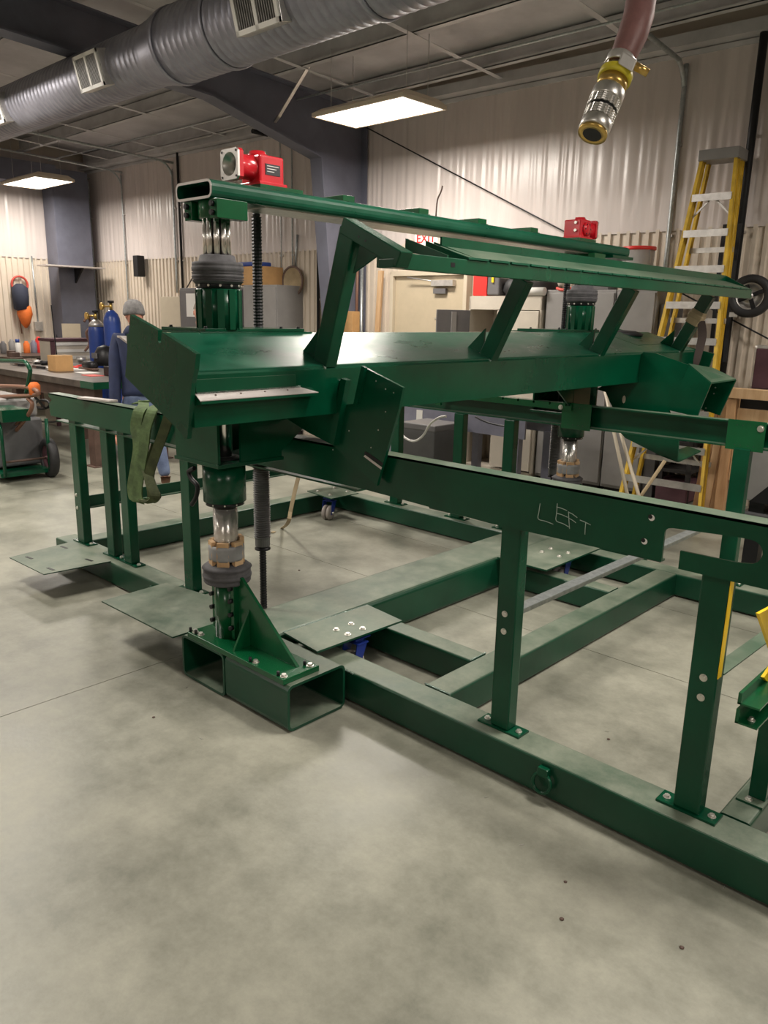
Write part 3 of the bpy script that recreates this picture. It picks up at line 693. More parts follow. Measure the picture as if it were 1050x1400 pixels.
MB().tube([PY(596, 297, 3.45), PY(598, 274, 3.45), PY(603, 262, 3.45), PY(605, 254, 3.45)], .004, 6).build('wire_tail', RUST, tb)
MB().tube([PY(818, 352, 5.4), PY(824, 345, 5.4), PY(834, 342, 5.4), PY(842, 347, 5.4), PY(846, 354, 5.4)], .009, 8).build('cable_loop', BLACK, tb)
# gearboxes
def gearbox(cx, cy, s, label):
    """motor bore faces -y*s"""
    t = thing('gearbox', label, 'gearbox', (cx, cy, 2.212), 'red gearboxes')
    Y = lambda v: cy+s*v; z0 = 2.308; top = 2.212
    MB().box((cx-.10, Y(-.10), top), (cx+.10, Y(.14), top+.022)).build('mounting_shim', GREEN_B, t, bevel=.002)
    # square motor flange with round bore
    n = 32; H = .061
    O = []; I = []
    for k in range(n):
        a = 2*math.pi*(k+.5)/n; c, sn = math.cos(a), math.sin(a); m_ = H/max(abs(c), abs(sn)); m_ = min(m_, .080)
        O.append(Vector((cx+m_*c, Y(-.185), z0+m_*sn))); I.append(Vector((cx+.048*c, Y(-.185), z0+.048*sn)))
    MB().hollow(O, I, (0, .010*s, 0)).build('motor_flange_face', STEEL, t)
    I2 = [Vector((p.x, p.y+.01*s, p.z)) for p in O]; I3 = [Vector((p.x, p.y+.01*s, p.z)) for p in I]
    MB().hollow(I2, I3, (0, .020*s, 0)).build('motor_flange', RED, t)
    for a in (45, 135, 225, 315):
        c, sn = math.cos(math.radians(a)), math.sin(math.radians(a))
        MB().cyl((cx+.070*c, Y(-.1855), z0+.070*sn), (cx+.070*c, Y(-.187), z0+.070*sn), .005, n=8).build('hole', BLACK, t)
    MB().lathe([(.048, 0), (.045, .002), (.045, .022), (.037, .024), (.037, .07)], (cx, Y(-.184), z0), (0, s, 0), n=32, caps=False).build('bore', STEEL, t)
    MB().cyl((cx, Y(-.125), z0), (cx, Y(-.12), z0), .0365, n=24).build('bore_bottom', DARKIN, t)
    MB().lathe([(.054, 0), (.054, .02), (.051, .03), (.050, .075), (.056, .085)], (cx, Y(-.158), z0), (0, s, 0), n=32, caps=False).build('bell_housing', RED, t)
    MB().box((cx-.066, Y(-.075), top+.024), (cx+.066, Y(.06), z0+.052)).build('gear_housing', RED, t, bevel=.010, seg=3)
    MB().box((cx-.078, Y(-.085), top+.022), (cx+.078, Y(.068), top+.038)).build('housing_foot', RED, t, bevel=.004)
    MB().lathe([(.046, 0), (.046, .012), (.036, .016), (.034, .026), (.0, .028)], (cx, Y(-.035), z0+.045), (0, 0, 1), n=24).build('top_cover', RED, t)
    MB().lathe([(.045, 0), (.045, .01), (.030, .018), (0, .02)], (cx+.066, Y(-.01), z0-.01), (1, 0, 0), n=24).build('side_cover', RED, t) if s < 0 else None
    if s < 0:
        for k in range(6):
            a = k*math.pi/3; bolt((cx+.08, Y(-.01)+.033*math.cos(a), z0-.01+.033*math.sin(a)), (1, 0, 0), .005, .005, BLACK, t, washer=False)
    np_ = MB().box((cx+.066, Y(-.045), z0-.028), (cx+.0685, Y(.035), z0+.016)).build('nameplate', TAG, t)
    for k in range(3): MB().box((cx+.0685, Y(-.037), z0+.006-k*.011), (cx+.0692, Y(.026-.012*k), z0+.009-k*.011)).build('plate_text_line', ALU, np_)
    for zz in (-.02, .03): MB().cyl((cx+.03, Y(.06), z0+zz), (cx+.03, Y(.075), z0+zz), .01, n=8).build('bolt', ZINC, t)
    return t
gearbox(-2.905, 2.295, 1, 'red gearbox at the near end of the top beam, open motor flange facing front left')
gearbox(-2.90, 4.98, -1, 'red gearbox at the far end of the top beam, round cover facing the camera')

# ================================================================ CARRIAGE
cg = thing('lifting_carriage', 'wide green sloped-top carriage between the columns carrying a raised slotted beam', 'machine carriage', (-2.7, 3.6, 1.07))
XB, XK, ZK, XF, ZF, ZFB = -2.79, -2.744, 1.614, -2.351, 1.497, 1.303  # carriage beam, posts and slotted beam scaled about the camera, written out as constants
Y0, Y1 = 1.530, 5.90
MB().box((-3.05, 1.885, 1.42), (-2.80, Y1, ZK-.001)).build('rear_beam', GREEN, cg)
MB().prism([(XB, Y0, ZK), (XK, Y0, ZK), (XF-.012, Y0, ZF+.001), (XF, Y0, ZF-.01), (XF, Y0, ZFB), (-2.44, Y0, ZFB), (XB, Y0, 1.47)], (0, Y1-Y0, 0)).build('box_beam', GREEN, cg)
MB().prism([(XK, Y0, ZK), (XF-.012, Y0, ZF+.001), (XF-.008, Y0, ZF-.003), (XF-.008, Y0, ZF+.004), (XF-.014, Y0, ZF+.007), (XK, Y0, ZK+.006)], (0, Y1-Y0, 0)).build('top_plate', GREEN_S, cg)
def plateY(pix, y, th, name, m=GREEN, **kw): return MB().prism([PY(a, b, y) for a, b in pix], (0, th, 0)).build(name, m, cg, **kw)
# near end plate with hook slot
plateY([(178, 430), (216, 451.5), (216, 466), (217.5, 469), (220, 468.5), (221, 454), (223, 455), (268, 484), (266, 505), (262, 524), (256, 600), (171, 515)], 1.512, .018, 'end_plate')
MB().prism([PY(163, 462, 1.53), PY(175, 471, 1.53), PY(176, 462, 1.8), PY(160, 461, 1.8)], (0, 0, .008)).build('hook_plate', LEDGE, cg)
# clamp ledge on the front face
lg = MB().prism([(XF-.01, 1.535, 1.424), (XF+.04, 1.535, 1.398), (XF+.04, 1.535, 1.389), (XF-.01, 1.535, 1.380)], (0, .54, 0)).build('ledge', GREEN, cg)
MB().prism([(XF, 1.535, 1.4215), (XF+.0405, 1.53, 1.3995), (XF+.0405, 2.08, 1.3995), (XF, 2.01, 1.4215)], (0, 0, .0025)).build('milled_pad', LEDGE, lg)
for yy in (1.61, 1.72, 1.83, 1.94): MB().cyl((XF+.018, yy, 1.4155), (XF+.0187, yy, 1.417), .0035, n=8).build('hole', RUST, lg)
MB().box((XF, 1.535, 1.428), (XF+.010, 1.99, 1.472)).build('pad_strip', GREEN_D, cg)
rw = random.Random(3); wl = MB()
for k in range(70): yy = 1.54+k*.0068; wl.cyl((XF+.004, yy, 1.426+rw.uniform(-.003, .003)), (XF+.004, yy+.007, 1.426+rw.uniform(-.003, .003)), .0032, n=5)
wl.build('weld_bead', WELD, cg)
# column sleeves of the carriage at both lifts
def sleeve(yc, s, sy):
    Y = lambda v: yc+s*v
    MB().box((-3.03, Y(-.115), 1.075), (-2.71, Y(-.102), ZFB)).build('sleeve_wall', GREEN, cg)
    MB().box((-2.716, Y(.0), 1.075), (-2.704, Y(.225), ZFB)).build('sleeve_wall', GREEN, cg)
    MB().box((-3.03, Y(-.1), 1.075), (-3.018, Y(.225), ZFB)).build('sleeve_wall', GREEN, cg)
    MB().box((-3.04, Y(-.12), 1.058), (-2.70, Y(.235), 1.075)).build('sleeve_plate', GREEN, cg, bevel=.002)
    MB().lathe([(.078, 0), (.078, .006), (.055, .008), (.055, .012)], (XC, yc, 1.075), (0, 0, 1), n=24).build('wear_ring', BLACK, cg)
    MB().cyl((XC, yc, .885), (XC, yc, 1.058), .095, n=32).build('lower_bearing_housing', GREEN, cg)
    rg = MB().cyl((XC, yc, .868), (XC, yc, .885), .086, n=32).build('retainer_ring', BLACK, cg)
    for k in range(10):
        a = k*math.pi/5; bolt((XC+.0855*math.cos(a), yc+.0855*math.sin(a), .876), (math.cos(a), math.sin(a), 0), .004, .003, ZINC, rg, washer=False)
    MB().box((-3.16, Y(-.16), 1.615), (-2.735, Y(.44), 1.623)).build('upper_flange', GREEN, cg, bevel=.002)
    MB().box((-3.08, Y(-.13), 1.623), (-2.745, Y(.40), 1.636)).build('upper_flange', GREEN, cg, bevel=.002)
    for xx, yy in ((-3.05, -.10), (-2.765, -.115), (-3.05, .28), (-2.765, .28), (-2.765, .38)): bolt((xx, Y(yy), 1.636), (0, 0, 1), .007, .009, BLACK, cg)
    MB().cyl((XC, yc, 1.63), (XC, yc, 1.795), .092, n=32).build('upper_bearing_housing', GREEN, cg)
    for k in range(12):
        a = 2*math.pi*k/12; d = Vector((math.cos(a), math.sin(a), 0)); MB().obox(Vector((XC, yc, 1.712))+d*.092, d*.004, Vector((-d.y, d.x, 0))*.014, (0, 0, .080)).build('housing_rib', GREEN, cg)
    bb = MB().lathe([(.090, 0), (.090, .03)], (XC, yc, 1.795), (0, 0, 1), n=32).build('retainer_ring', BLACK, cg)
    for k in range(12):
        a = k*math.pi/6; bolt((XC+.090*math.cos(a), yc+.090*math.sin(a), 1.808), (math.cos(a), math.sin(a), 0), .0055, .005, ZINC, bb, washer=False)
    rnd = random.Random(9); prof = [(.07, 0), (.095, .0)]
    for k in range(9): prof += [(.102+rnd.uniform(-.004, .004)+.0006*k, .008+k*.008), (.108+rnd.uniform(-.003, .004), .011+k*.008)]
    prof += [(.104, .086), (.078, .090), (.072, .112), (.066, .116), (.060, .116)]
    MB().ring(prof, (XC, yc, 1.815), (0, 0, 1), n=32).build('rolled_bellow', WRAP, cg)
    # bellows over the screw
    prof = []
    for k in range(38): prof += [(.033, k*.0115), (.043, k*.0115+.0057)]
    prof += [(.038, .44), (.038, .478)]
    MB().lathe([(r, .478-h) for r, h in prof][::-1], (-3.03, sy, .555), (0, 0, 1), n=20, smooth=False).build('screw_bellows', BELLOW, cg)
    MB().lathe([(.040, 0), (.040, .008), (.03, .012), (.03, .03)], (-3.03, sy, .535), (0, 0, 1), n=20).build('bellows_clamp', BLACK, cg)
    MB().cyl((-3.03, sy, 1.033), (-3.03, sy, ZFB), .036, n=16).build('screw_nut', BELLOW, cg)
    prof = []
    for k in range(36): prof += [(.021, k*.0145), (.0245, k*.0145+.006)]
    MB().lathe([p for p in prof if p[1] < .50], (-3.03, sy, 1.63), (0, 0, 1), n=12, smooth=False).build('upper_screw_sleeve', BLACK, cg)
    MB().prism([(-2.706, Y(.225), ZFB), (-2.706, Y(.52), ZFB), (-2.706, Y(.225), 1.10)], (-.012, 0, 0)).build('gusset', GREEN, cg)
sleeve(1.985, 1, 2.345); sleeve(5.0, -1, 5.13)
# side bracket near: large tilted plate just in front of the front rail
def bracket(pix, y, th, nm='side_bracket', m=GREEN): return plateY(pix, y, th, nm, m)
yk = 2.245
bk = bracket([(495, 501), (551, 530), (545, 560), (526, 626), (515, 664), (454, 608), (421, 591), (385, 568), (440, 556), (484, 552)], yk, .014)
MB().prism([PY(494, 500, yk-.015), PY(499, 503, yk-.015), PY(488, 553, yk-.015), PY(483, 552, yk-.015)], (0, .015, 0)).build('stiffener', GREEN, bk)
MB().prism([PY(466, 517, yk-.03), PY(473, 520, yk-.03), PY(456, 609, yk-.03), (PY(449, 604, yk-.03))], (0, .03, 0)).build('stiffener', GREEN, bk)
MB().prism([PY(440, 530, yk-.012), PY(468, 519, yk-.012), PY(454, 606, yk-.012), PY(417, 560, yk-.012)], (0, .012, 0)).build('web_plate', GREEN, bk)
MB().prism([PY(497, 624, yk-.002), PY(499, 622, yk-.002), PY(522, 639, yk-.002), PY(521, 642, yk-.002)], (0, .0015, 0)).build('slot_edge', LEDGE, bk)
MB().prism([PY(499, 617, yk-.0015), PY(505, 620, yk-.0015), PY(524, 634, yk-.0015), PY(522, 637, yk-.0015), PY(498, 621, yk-.0015)], (0, .001, 0)).build('slot', BLACK, bk)
for a, b_ in ((514, 521), (527, 532), (538, 537), (527, 563), (477, 589), (517, 588), (507, 612), (455, 615)):
    q = PY(a, b_, yk-.0015); MB().cyl(q, q+Vector((0, .0012, 0)), .0028, n=8).build('hole', ZINC, bk)
# far bracket group: big plate, box channel, just behind the rear rail
yq = 4.99
fbp = bracket([(840, 519), (880, 481), (897, 483), (941, 499), (915, 562), (928, 600), (926, 632), (905, 624), (855, 599), (842, 585), (838, 558), (833, 548), (828, 536), (815, 532)], yq, .014)
q = PY(853, 546, yq-.002); MB().prism([q+Vector((.012*math.cos(a), 0, .026*math.sin(a))) for a in [k*math.pi/8 for k in range(16)]], (0, .001, 0)).build('hole', CREAM, fbp)
bracket([(941, 500), (972, 525), (953, 570), (915, 561)], yq-.02, .014)
far_ = bracket([(1006, 520), (984, 568), (948, 556), (968, 508)], 5.34, .014)
for a, b_ in ((976, 538), (965, 558), (978, 530)): q = PY(a, b_, 5.339); MB().cyl(q, q+Vector((0, .001, 0)), .006, n=8).build('hole', ZINC, far_)
a1, a2, a3, a4 = PY(941, 499, yq-.01), PY(972, 525, yq-.01), PY(1006, 520, 5.35), PY(975, 505, 5.35)
MB().prism([a1, a2, a3, a4], (0, 0, .01)).build('channel_web', GREEN_D, cg)
a1, a2, a3, a4 = PY(905, 624, yq), PY(928, 632, yq), PY(958, 618, 5.34), PY(940, 612, 5.34)
MB().prism([a1, a2, a3, a4], (0, 0, .01)).build('channel_web', GREEN, cg)
MB().prism([(-3.1, Y1, 1.66), (-2.22, Y1, 1.48), (-2.28, Y1, 1.22), (-2.40, Y1, 1.17), (-3.05, Y1, 1.35)], (0, .015, 0)).build('end_plate', GREEN_D, cg)
def on_top(px, py):      # point on the sloped top plate
    n_ = Vector((ZK-ZF, 0, XF-XK)).normalized(); d_ = ray(px, py); k_ = (Vector((XK, 0, ZK))-CP).dot(n_)/d_.dot(n_); return CP+d_*k_
for (a, b_), (c, d) in (((838, 461), (872, 473)), ((872, 473), (925, 469)), ((893, 459), (925, 468))):
    p_, q_ = on_top(a, b_), on_top(c, d)
    if max(p_.y, q_.y) < Y1+.2: MB().cyl(p_, q_, .006, n=6).build('edge_strip', GREEN_B, cg)
# posts carrying the slotted beam
def lean_post(y, x0, z0, x1, z1, w=.05):
    a, b_ = Vector((x0, y, z0)), Vector((x1, y, z1)); d = (b_-a); n_ = Vector((d.z, 0, -d.x)).normalized()
    p = MB().obox((a+b_)/2, d/2, n_*w*.9, (0, .030, 0)).build('beam_post', GREEN, cg, bevel=.004)
    MB().prism([(x0-.035, y-.006, z0+.005), (x0-.14, y-.006, z0+.036), (x0-.024, y-.006, z0+.145)], (0, .012, 0)).build('post_gusset', GREEN, p)
    g = MB()
    for k in range(22):
        f = k/22; g.cyl((x0-.14+.18*f, y-.033, z0+.040-.052*f), (x0-.14+.18*(f+.05), y-.032, z0+.040-.052*(f+.05)+rw.uniform(-.002, .002)), .0055, n=5)
    g.build('weld_bead', WELD, p)
    return p
lean_post(2.185, -2.390, 1.503, -2.233, 2.019, .046)
for y in (3.32, 4.457, 5.637): lean_post(y, -2.390, 1.503, -2.198, 1.888, .046)
# arm from the first post down to the beam
pa, pb = Vector((-2.262, 2.185, 2.032)), Vector((-1.963, 2.185, 1.897)); d = (pb-pa); n_ = Vector((-d.z, 0, d.x)).normalized()
ar = MB().obox((pa+pb)/2, d/2, n_*.030, (0, .034, 0)).build('arm', GREEN, cg, bevel=.004)
MB().prism([(-2.185, 2.179, 1.97), (-2.08, 2.179, 1.925), (-2.224, 2.179, 1.857)], (0, .012, 0)).build('arm_gusset', GREEN, cg)
for f in (.32, .44):
    q = pa+d*f+Vector((0, -.0345, -.004)); MB().cyl(q, q+Vector((0, .001, 0)), .0045, n=10).build('hole', BLACK, ar)
# slotted beam: front bar with teeth line, sloped plate, rear flange
bm_ = MB().box((-2.076, 2.155, 1.872), (-2.050, 6.013, 1.9325)).build('slotted_beam', GREEN, cg, bevel=.003)
MB().box((-2.062, 2.150, 1.870), (-1.985, 2.22, 1.902)).build('corner_block', GREEN, bm_, bevel=.003)
MB().prism([(-2.056, 2.69, 1.9325), (-2.050, 2.69, 1.940), (-2.237, 2.69, 1.997), (-2.243, 2.69, 1.990)], (0, 3.31, 0)).build('sloped_plate', GREEN_D, bm_)
yy = 2.67
while yy < 5.85:
    MB().prism([(-2.053, yy, 1.933), (-2.044, yy, 1.933), (-2.044, yy, 1.941), (-2.056, yy, 1.943)], (0, .14, 0)).build('tooth_strip', GREEN_S, bm_); yy += .156
MB().box((-2.250, 2.73, 1.988), (-2.239, 6.005, 2.036)).build('rear_flange', GREEN, bm_)
for y in (2.54, 2.67, 2.725): MB().prism([(-2.054, y, 1.927), (-2.054, y, 1.941), (-2.281, y, 2.016), (-2.281, y, 1.962)], (0, .010, 0)).build('rib', GREEN, bm_)
MB().box((-2.0498, 2.56, 1.897), (-2.049, 2.587, 1.914)).build('slot', BLACK, bm_)
MB().prism([(-2.050, 6.013, 1.872), (-2.050, 6.013, 1.934), (-2.243, 6.013, 2.036), (-2.243, 6.013, 1.988), (-2.098, 6.013, 1.872)], (0, .009, 0)).build('beam_end', GREEN, bm_)
# tan ratchet strap round the far post
ts = thing('ratchet_strap', 'worn tan strap wrapped round the farthest beam post, dark tail hanging', 'strap', (-2.27, 5.637, 1.7))
def ppt(f): return Vector((-2.390+.192*f, 5.637, 1.503+.385*f))
q = ppt(.60); d = (ppt(1)-ppt(0)).normalized(); n_ = Vector((d.z, 0, -d.x))
MB().obox(q, d*.052, n_*.048, (0, .037, 0)).build('wrap', TAN, ts, bevel=.008)
MB().obox(q+d*.01, d*.018, n_*.053, (0, .041, 0)).build('wrap_fold', TAN, ts, bevel=.008)
MB().strap([q+n_*.052+Vector((0, -.02, 0)), q+n_*.066+Vector((0, 0, -.10)), q+n_*.055+Vector((0, -.02, -.26)), q+n_*.04+Vector((.0, -.01, -.36))], [Vector((.045, .03, 0)), Vector((.05, .03, 0)), Vector((.04, .03, 0)), Vector((.02, .015, 0))], .006).build('strap_tail', BROWNS, ts)

# ================================================================ SLING over the left rail
sg = thing('lifting_sling', 'faded green web sling draped over the left end of the front rail', 'sling', (-4.0, 2.3, 1.15))
yy = 2.262
def sp_(px, py, y=yy): return PY(px, py, y)
MB().strap([PZ(190, 549, 1.158)+Vector((0, .03, 0)), PZ(196, 556, 1.162), sp_(190, 563), sp_(186, 585), sp_(190, 610), sp_(186, 640), sp_(182, 665), sp_(184, 683), sp_(190, 687)], Vector((.105, .01, 0)), .008).build('sling_leg', SLING, sg)
MB().strap([PZ(222, 551, 1.158)+Vector((0, .03, 0)), PZ(212, 557, 1.164), sp_(208, 562, 2.27), sp_(200, 585, 2.25), sp_(197, 610, 2.25), sp_(192, 640, 2.25), sp_(188, 675, 2.25), sp_(196, 686, 2.25), sp_(208, 682, 2.25)], Vector((.085, .01, 0)), .008).build('sling_leg', SLING, sg)
MB().strap([PZ(228, 566, 1.158)+Vector((0, .02, 0)), sp_(232, 566), sp_(224, 590), sp_(213, 620), sp_(204, 650), sp_(208, 672), sp_(207, 684), sp_(196, 687)], Vector((.07, .02, 0)), .008).build('sling_leg', SLINGD, sg)
MB().strap([PZ(186, 552, 1.158), PZ(200, 548, 1.170), PZ(222, 551, 1.166), PZ(235, 560, 1.158)], Vector((0, .06, 0)), .008).build('sling_fold', SLING, sg)
MB().strap([sp_(200, 640, 2.27), sp_(206, 660, 2.25), sp_(213, 678, 2.24), sp_(206, 686, 2.24), sp_(196, 684, 2.24)], Vector((.06, .03, 0)), .010).build('sling_eye', SLINGD, sg)
MB().strap([PY(206, 575, 2.45), PY(212, 600, 2.45), PY(200, 640, 2.45), PY(196, 655, 2.45)], Vector((.06, 0, 0)), .006).build('sling_leg', SLINGD, sg)
# hook hanging beside the sleeve
hk = MB(); hk.tube([PY(266, 640, 2.28), PY(258, 645, 2.28), PY(262, 655, 2.28), PY(270, 665, 2.28), PY(268, 680, 2.28), PY(262, 690, 2.28)], .013, 8)
hk.build('chain_hook', BLACK, None, label='small black hook hanging beside the near sleeve, over the front rail', category='hook')
MB().obox(PZ(133, 546, 1.16), (.15, .03, 0), (-.005, .03, 0), (0, 0, .006)).build('flat_bar', LEDGE, None, label='flat silver offcut lying on the left end of the front rail', category='offcut')
# yellow rope strap in the middle
MB().strap([PY(409, 648, 3.4)-Vector((0, 0, 0)), PY(403, 672, 3.35), PY(397, 700, 3.3), PY(394, 714, 3.28), PZ(386, 722, .008), PZ(372, 728, .008)], Vector((.028, .01, 0)), .004).build('tan_strap', TAN, None, label='narrow tan strap hanging to the floor inside the frame', category='strap')

# ================================================================ RIGHT EDGE: short stand with yellow guard
st = thing('roller_stand', 'short green bracket stand with yellow guard plates at the right edge', 'stand', (-.62, 2.55, ZB))
MB().box((-.66, 2.53, ZB+.008), (-.605, 2.60, .62)).build('upright', GREEN, st, bevel=.004)
MB().box((-.685, 2.49, ZB), (-.60, 2.62, ZB+.008)).build('foot_plate', GREEN_D, st)
bolt((-.65, 2.51, ZB+.008), (0, 0, 1), .009, .009, ZINC, st)
p0 = PX(1010, 962, -.66); p1_ = PX(1052, 920, -.66)
for (za, zc), nm in (((.625, .588), 'upper_channel'), ((.572, .525), 'lower_channel')):
    b = MB(); b.box((-.665, 2.29, zc), (-.655, 2.60, za)); b.box((-.665, 2.29, zc), (-.60, 2.60, zc+.006)); b.build(nm, GREEN_B, st)
bolt((-.63, 2.33, .531), (0, 0, 1), .008, .010, ZINC, st)
MB().prism([PX(1033, 838, -.66), PX(1052, 828, -.66), PX(1052, 892, -.66), PX(1048, 882, -.66)], (.01, 0, 0)).build('guard_plate', YELB, st)
MB().prism([PX(1040, 925, -.655), PX(1054, 905, -.655), PX(1056, 930, -.655), PX(1044, 930, -.655)], (.01, 0, 0)).build('guard_plate', YELB, st)
def text_mesh(name, body, size, loc, m, par):
    fc = bpy.data.curves.new(name, 'FONT'); fc.body = body; fc.size = size; fc.align_x = 'CENTER'; fc.extrude = .002; fc.offset = size*.012
    fo = bpy.data.objects.new(name, fc); COL.objects.link(fo); bpy.context.view_layer.update()
    me = bpy.data.meshes.new_from_object(fo.evaluated_get(bpy.context.evaluated_depsgraph_get())); bpy.data.objects.remove(fo); me.materials.clear(); me.materials.append(m)
    o = bpy.data.objects.new(name, me); COL.objects.link(o); o.parent = par; o.location = Vector(loc)-world_loc(par); o.rotation_euler = (math.pi/2, 0, WA); return o
# ================================================================ BACK WALL FURNITURE
def cab(name, label, u0, u1, o0, o1, z1, m, cat='cabinet', doors=1, toe=.06, z0=0):
    t = thing(name, label, cat, WP((u0+u1)/2, (o0+o1)/2, z0))
    wbox(u0, u1, o0, o1, z0+toe, z1).build('body', m, t, bevel=.004)
    if toe: wbox(u0+.03, u1-.03, o0, o1-.04, z0, z0+toe).build('plinth', DARKIN, t)
    n = doors; w_ = (u1-u0)/max(n, 1)
    for k in range(n):
        a, b = u0+k*w_+.012, u0+(k+1)*w_-.012
        d = wbox(a, b, o1, o1+.018, z0+toe+.03, z1-.03).build('door', m, t, bevel=.003)
        hx = b-.05 if k == 0 else a+.05
        wbox(hx-.01, hx+.01, o1+.018, o1+.04, z0+(z1-z0)*.5-.06, z0+(z1-z0)*.5+.06).build('handle', ALU, d)
    return t
# putty cabinet with one open door
U = lambda px, py, off: wu(PW(px, py, off))
u0, u1 = U(641, 430, .5), U(740, 430, .5)
t = thing('metal_cabinet', 'putty double-door cabinet left of the grey cabinets, one door swung open', 'cabinet', WP((u0+u1)/2, .25, 0))
ZC = 1.93
for a, b, c, d, e, f in ((u0, u0+.02, .02, .5, 0, ZC), (u1-.02, u1, .02, .5, 0, ZC), (u0, u1, .02, .5, ZC-.14, ZC), (u0, u1, .02, .5, 0, .08), (u0, u1, .02, .04, 0, ZC)):
    wbox(a, b, c, d, e, f).build('body_panel', CABW, t)
for z_ in (.5, .9, 1.3): wbox(u0+.02, u1-.02, .04, .46, z_, z_+.02).build('shelf', CABW, t)
um = u0+(u1-u0)*.42
dd = wbox(um, u1-.02, .5, .52, .10, ZC-.15).build('door', CABW, t, bevel=.003)
wbox(um+.03, um+.05, .52, .545, .95, 1.1).build('handle', ALU, dd)
hinge = WP(u0+.01, .5, 0); dv = (-WN*.92-WT*.38).normalized(); nv = Vector((-dv.y, dv.x, 0))
od = MB().obox(hinge+dv*.21+Vector((0, 0, .94)), dv*.21, nv*.01, (0, 0, .84)).build('open_door', CABD, t, bevel=.003)
MB().obox(hinge+dv*.21+nv*.015+Vector((0, 0, .94)), dv*.03, nv*.008, (0, 0, .82)).build('door_rib', CABG, od)
for z_, m_, lab, c_ in ((.52, PINK, 'dark red bundle on the middle shelf of the putty cabinet', 'bundle'), (.92, CARD, 'flat cardboard carton on the upper shelf of the putty cabinet', 'carton')):
    if z_ < .6: MB().lathe([(.0, 0), (.08, .02), (.10, .08), (.07, .15), (0, .17)], WP(u0+.18, .3, z_), n=14).build('red_bundle', m_, None, label=lab, category=c_)
    else: wbox(u0+.05, u0+.35, .1, .4, z_, z_+.1).build('carton', m_, None, label=lab, category=c_)
# things on the putty cabinet
t = thing('tool_case', 'red and black upright tool case on top of the putty cabinet', 'tool case', WP(u0+.16, .33, ZC))
wbox(u0+.02, u0+.20, .2, .48, ZC, ZC+.25).build('red_shell', REDP, t, bevel=.015)
wbox(u0+.20, u0+.36, .2, .48, ZC+.01, ZC+.25).build('grey_shell', CABD, t, bevel=.015)
wbox(u0+.17, u0+.21, .19, .49, ZC, ZC+.26).build('rim', REDP, t)
wbox(u0+.27, u0+.295, .48, .495, ZC+.14, ZC+.20).build('latch', YELB, t)
bg = MB(); bg.lathe([(0, 0), (.09, .01), (.13, .06), (.11, .14), (.05, .2), (0, .21)], WP(u0+.47, .34, ZC), n=16)
bg.build('black_bag', RUBBER, None, label='slumped black bag beside the red tool case on the putty cabinet', category='bag')
bg = MB(); bg.lathe([(0, 0), (.16, .01), (.2, .07), (.17, .2), (.08, .28), (0, .29)], WP(u1-.19, .24, ZC), n=16)
bg.build('dark_bundle', DARKIN, None, label='large black bundle at the right end of the putty cabinet top', category='bundle')
rl = MB(); rl.cyl(WP(u0+.54, .49, ZC+.045), WP(u0+.92, .49, ZC+.045), .042, n=14)
rl.build('paper_roll', WHITE, None, label='white roll lying along the front of the putty cabinet top', category='roll')
# grey cabinets to the right
ua, ub = U(746, 430, .45), U(893, 430, .45)
umid = ua+(ub-ua)*.66
t = cab('steel_cabinet', 'tall grey steel cabinet directly right of the putty cabinet', ua, umid, .08, .45, 1.99, CABG, doors=2)
t = cab('steel_cabinet', 'tall grey steel cabinet nearest the yellow ladder', umid+.01, ub+.02, .08, .45, 1.99, CABG, doors=1)
wbox(ub+.03, ub+.14, .08, .38, 0, 1.86).build('steel_cabinet', CABD, None, bevel=.004, label='dark strip for the shaded side of the grey cabinet, beside the yellow ladder', category='cabinet')  # stands for the cabinet's side in shade; shade put into its dark grey
hp = [WP(ua+.18+.11*math.cos(a), .35+.11*math.sin(a), 2.0+.01*math.sin(3*a)) for a in [k*math.pi/8 for k in range(17)]]
MB().tube(hp, .014, 8).build('hose_coil', PINK, None, label='small loop of red hose on top of the first grey cabinet', category='hose')
t = thing('clear_bin', 'clear plastic bin with a red rim on top of the grey cabinet', 'bin', WP(umid+.2, .33, 1.99))
q = PW(873, 350, .35); qq = Vector((q.x, q.y, 1.992))
MB().lathe([(.125, 0), (.13, .01), (.15, .36), (.145, .36), (.125, .012)], qq, n=24).build('bucket', CLEAR, t)
MB().ring([(.148, .355), (.158, .36), (.158, .385), (.148, .39), (.145, .37)], qq, n=24).build('rim', REDP, t)
wbox(U(805, 390, .4), U(835, 390, .4), .25, .45, 1.99, 2.13).build('battery_box', CABD, None, bevel=.005, label='small dark box beside the clear bin on the grey cabinet', category='box')
bn = MB(); bn.lathe([(0, 0), (.13, 0), (.14, .02), (.08, .04), (0, .045)], PY(853, 456, 5.55)-Vector((0, 0, .02)), n=18)
bn.build('baseball_cap', RUBBER, None, label='flat black cap lying on the carriage top beside the third leaning post', category='hat')

# blue-grey bench and bin in front of the door
yb2 = 6.0
xa, xb = PY(540, 565, yb2).x, PY(718, 584, yb2).x
t = thing('steel_table', 'blue-grey steel table behind the rear rail in front of the door', 'table', ((xa+xb)/2, 6.3, 0))
MB().box((xa-.1, 6.0, .80), (xb, 6.62, .83)).build('table_top', CREAM, t)
MB().box((xa-.1, 6.0, .63), (xb, 6.02, .80)).box((xa-.1, 6.6, .63), (xb, 6.62, .80)).build('apron', WBENCH, t)
for xx in (xa-.08, PY(605, 600, yb2).x, xb-.1):
    for y_ in (6.0, 6.55): MB().box((xx-.04, y_, 0), (xx+.04, y_+.07, .64)).build('leg', WBENCH, t)
lb = MB().box((xa+.30, 5.996, .67), (xa+.38, 5.999, .78)).build('label', WHITE, t)
t = thing('waste_bin', 'dark grey square waste bin standing before the steel table', 'bin', (-4.85, 5.75, 0))
xl, xr_ = PY(549, 600, 5.55).x, PY(594, 600, 5.55).x
